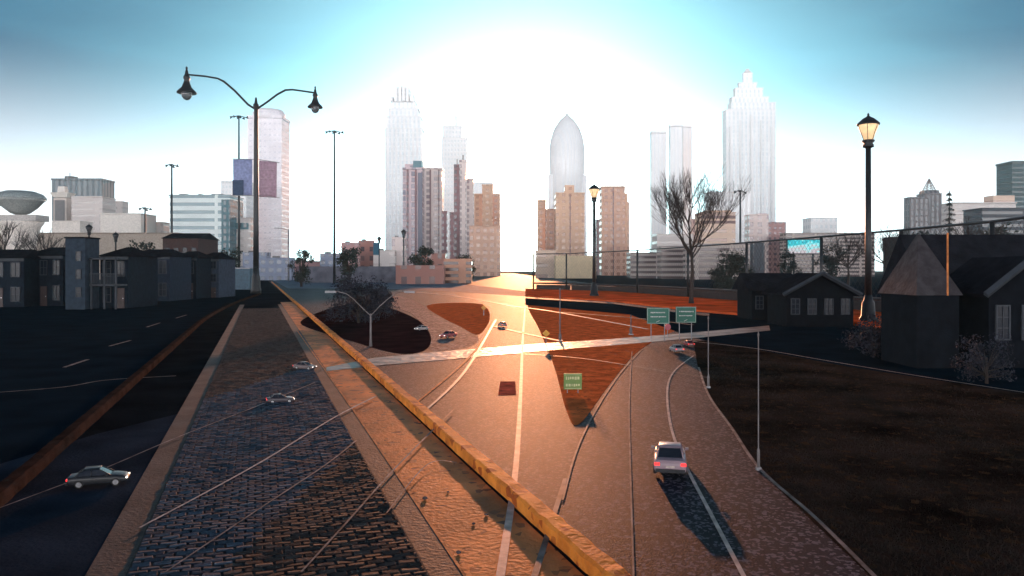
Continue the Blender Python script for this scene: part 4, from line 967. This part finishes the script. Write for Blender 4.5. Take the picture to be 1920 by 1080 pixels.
def small_sign(name, px, py, s, pbase, col, label, shape):
    d = F*CH/(pbase-HY); u = d/F; t = empty(name, (at(px,d), d, 0), 0, label, 'sign'); c = zt(py,d); s *= u
    if shape == 'diamond': poly = [(0,-s),(s,0),(0,s),(-s,0)]
    elif shape == 'oct': poly = [(s*math.cos(a), s*math.sin(a)) for a in [math.pi/8+i*math.pi/4 for i in range(8)]]
    vs = [(x,-.02,c+z) for x,z in poly]+[(x,.02,c+z) for x,z in poly]; n_ = len(poly)
    MB().add(vs, [tuple(range(n_)), tuple(range(2*n_-1,n_-1,-1))]+[(i,(i+1)%n_+0,(i+1)%n_+n_,i+n_) for i in range(n_)]).build('sign_panel', mat(name+'_paint', col, .5, bump=0), t)
    MB().tube([(0,.05,0),(0,.05,c+s*.5)], .7*u, 6).build('sign_post', M['grey'], t)
small_sign('warning_sign', 1024, 625, 7, 648, (.75,.35,.03), 'orange diamond sign on the russet grass near the pale strip', 'diamond')
small_sign('warning_sign', 907, 577, 5, 592, (.75,.35,.05), 'orange diamond sign at the tip of the lit grass island', 'diamond')
small_sign('stop_sign', 1252, 613, 6, 634, (.55,.12,.16), 'small pinkish red octagonal sign below the green road signs', 'oct')
# small green board and red patch
d = F*CH/(738-HY); u = d/F; t = empty('notice_board', (at(1074,d), d, 0), 0, 'small square green board with cream marks on the russet grass', 'sign')
pn = MB().box(-17*u,17*u,-.02,.02,zt(730,d),zt(700,d)).build('board', mat('board_green', (.16,.26,.07), .6), t)
rnd = random.Random(5); mk = MB()
for zz, hh in ((722,5),(709,6)):
    x = -13
    while x < 11:
        l_ = rnd.uniform(1.6,4); mk.box(x*u,(x+l_)*u,-.026,-.021,zt(zz+hh*.5*rnd.uniform(.5,1),d),zt(zz-hh*.5,d)); x += l_+rnd.uniform(1,2)
mk.box(-15.5*u,15.5*u,-.026,-.021,zt(703,d),zt(702,d)).box(-15.5*u,15.5*u,-.026,-.021,zt(728.5,d),zt(727.5,d))
mk.build('marks', mat('cream_marks', (.55,.55,.30), .6, bump=0), pn)
for x in (-10, 10): MB().tube([(x*u,.03,0),(x*u,.03,zt(731,d))], .9*u, 6).build('board_leg', M['grey'], t)
struct(sheet('road_patch', mat('red_patch', (.55,.13,.08), .8, spec=0, var=.5, scale=4, bump=.6, bscale=14), [(938,716),(966,716),(968,741),(934,742)], .012, curve=False))
# pebbles and litter on the gutter
for i, (px, py, s, lb) in enumerate(((797,938,.035,'small dark pebble on the ochre gutter beside the amber joint line'),(860,1040,.03,'small dark pebble low on the concrete strip edge'),(912,968,.025,'small brown pebble in the middle of the gutter'),(840,925,.018,'tiny pebble high on the ochre gutter'),(888,985,.02,'tiny pebble near the kerb shadow low in the frame'))):
    g = gp(px, py); rnd = random.Random(i); mb = MB(); pr = [(s*.5,0),(s,s*.3),(s*.9,s*.8),(s*.3,s*1.1)]
    mb.lathe(pr, n=9); mb.v = [(x*rnd.uniform(.8,1.2), y*rnd.uniform(.8,1.2), z*rnd.uniform(.8,1.1)) for x,y,z in mb.v]
    o = mb.build('pebble', mat('pebble_stone', (.10,.08,.08), .7), None, True); o.location = (g.x, g.y, .012); tag(o, lb, 'pebble', 'pebbles on the gutter')
# ------------------------------------------------------------------ grass blades (too many to count)
def blades(name, n, region, m, hh, seed, lab):
    rnd = random.Random(seed); mb = MB(); k = 0
    while k < n:
        px, py = region(rnd)
        if px is None: continue
        g = gp(px, py); h = hh*rnd.uniform(.4,1.3); a = rnd.uniform(0,6.28); w = .012*(g.y/14); lx, ly = rnd.gauss(0,.35)*h, rnd.gauss(0,.35)*h
        mb.add([(g.x-w*math.cos(a), g.y-w*math.sin(a), .01), (g.x+w*math.cos(a), g.y+w*math.sin(a), .01), (g.x+lx, g.y+ly, h)], [(0,1,2)]); k += 1
    return tag(mb.build(name, m), lab, 'grass', kind='stuff')
def inside(p, poly):
    c = False; j = len(poly)-1
    for i in range(len(poly)):
        if (poly[i][1] > p[1]) != (poly[j][1] > p[1]) and p[0] < (poly[j][0]-poly[i][0])*(p[1]-poly[i][1])/(poly[j][1]-poly[i][1])+poly[i][0]: c = not c
        j = i
    return c
vg = [(1310,652),(1345,760),(1440,890),(1540,980),(1660,1095),(2050,1095),(2050,770),(1700,712),(1420,668)]
def rv(rnd):
    x, y = rnd.uniform(1300,2050), rnd.uniform(650,1095)
    return (x, y) if inside((x,y), vg) else (None, None)
blades('grass', 16000, rv, M['grass_dark'], .05, 1, 'dark dry grass on the verge at the lower right')
# ------------------------------------------------------------------ haze
hz = MB().box(-760, 760, -40, 1000, -1, 262).build('haze', bpy.data.materials.new('haze')); hz['kind'] = 'stuff'
m = hz.data.materials[0]; m.use_nodes = True; n = m.node_tree.nodes; l = m.node_tree.links
for q in list(n):
    if q.type == 'BSDF_PRINCIPLED': n.remove(q)
pv = n.new('ShaderNodeVolumePrincipled'); pv.inputs['Color'].default_value = (.45,.85,1,1); pv.inputs['Density'].default_value = .00018; pv.inputs['Anisotropy'].default_value = .3
l.new(pv.outputs[0], n['Material Output'].inputs['Volume'])
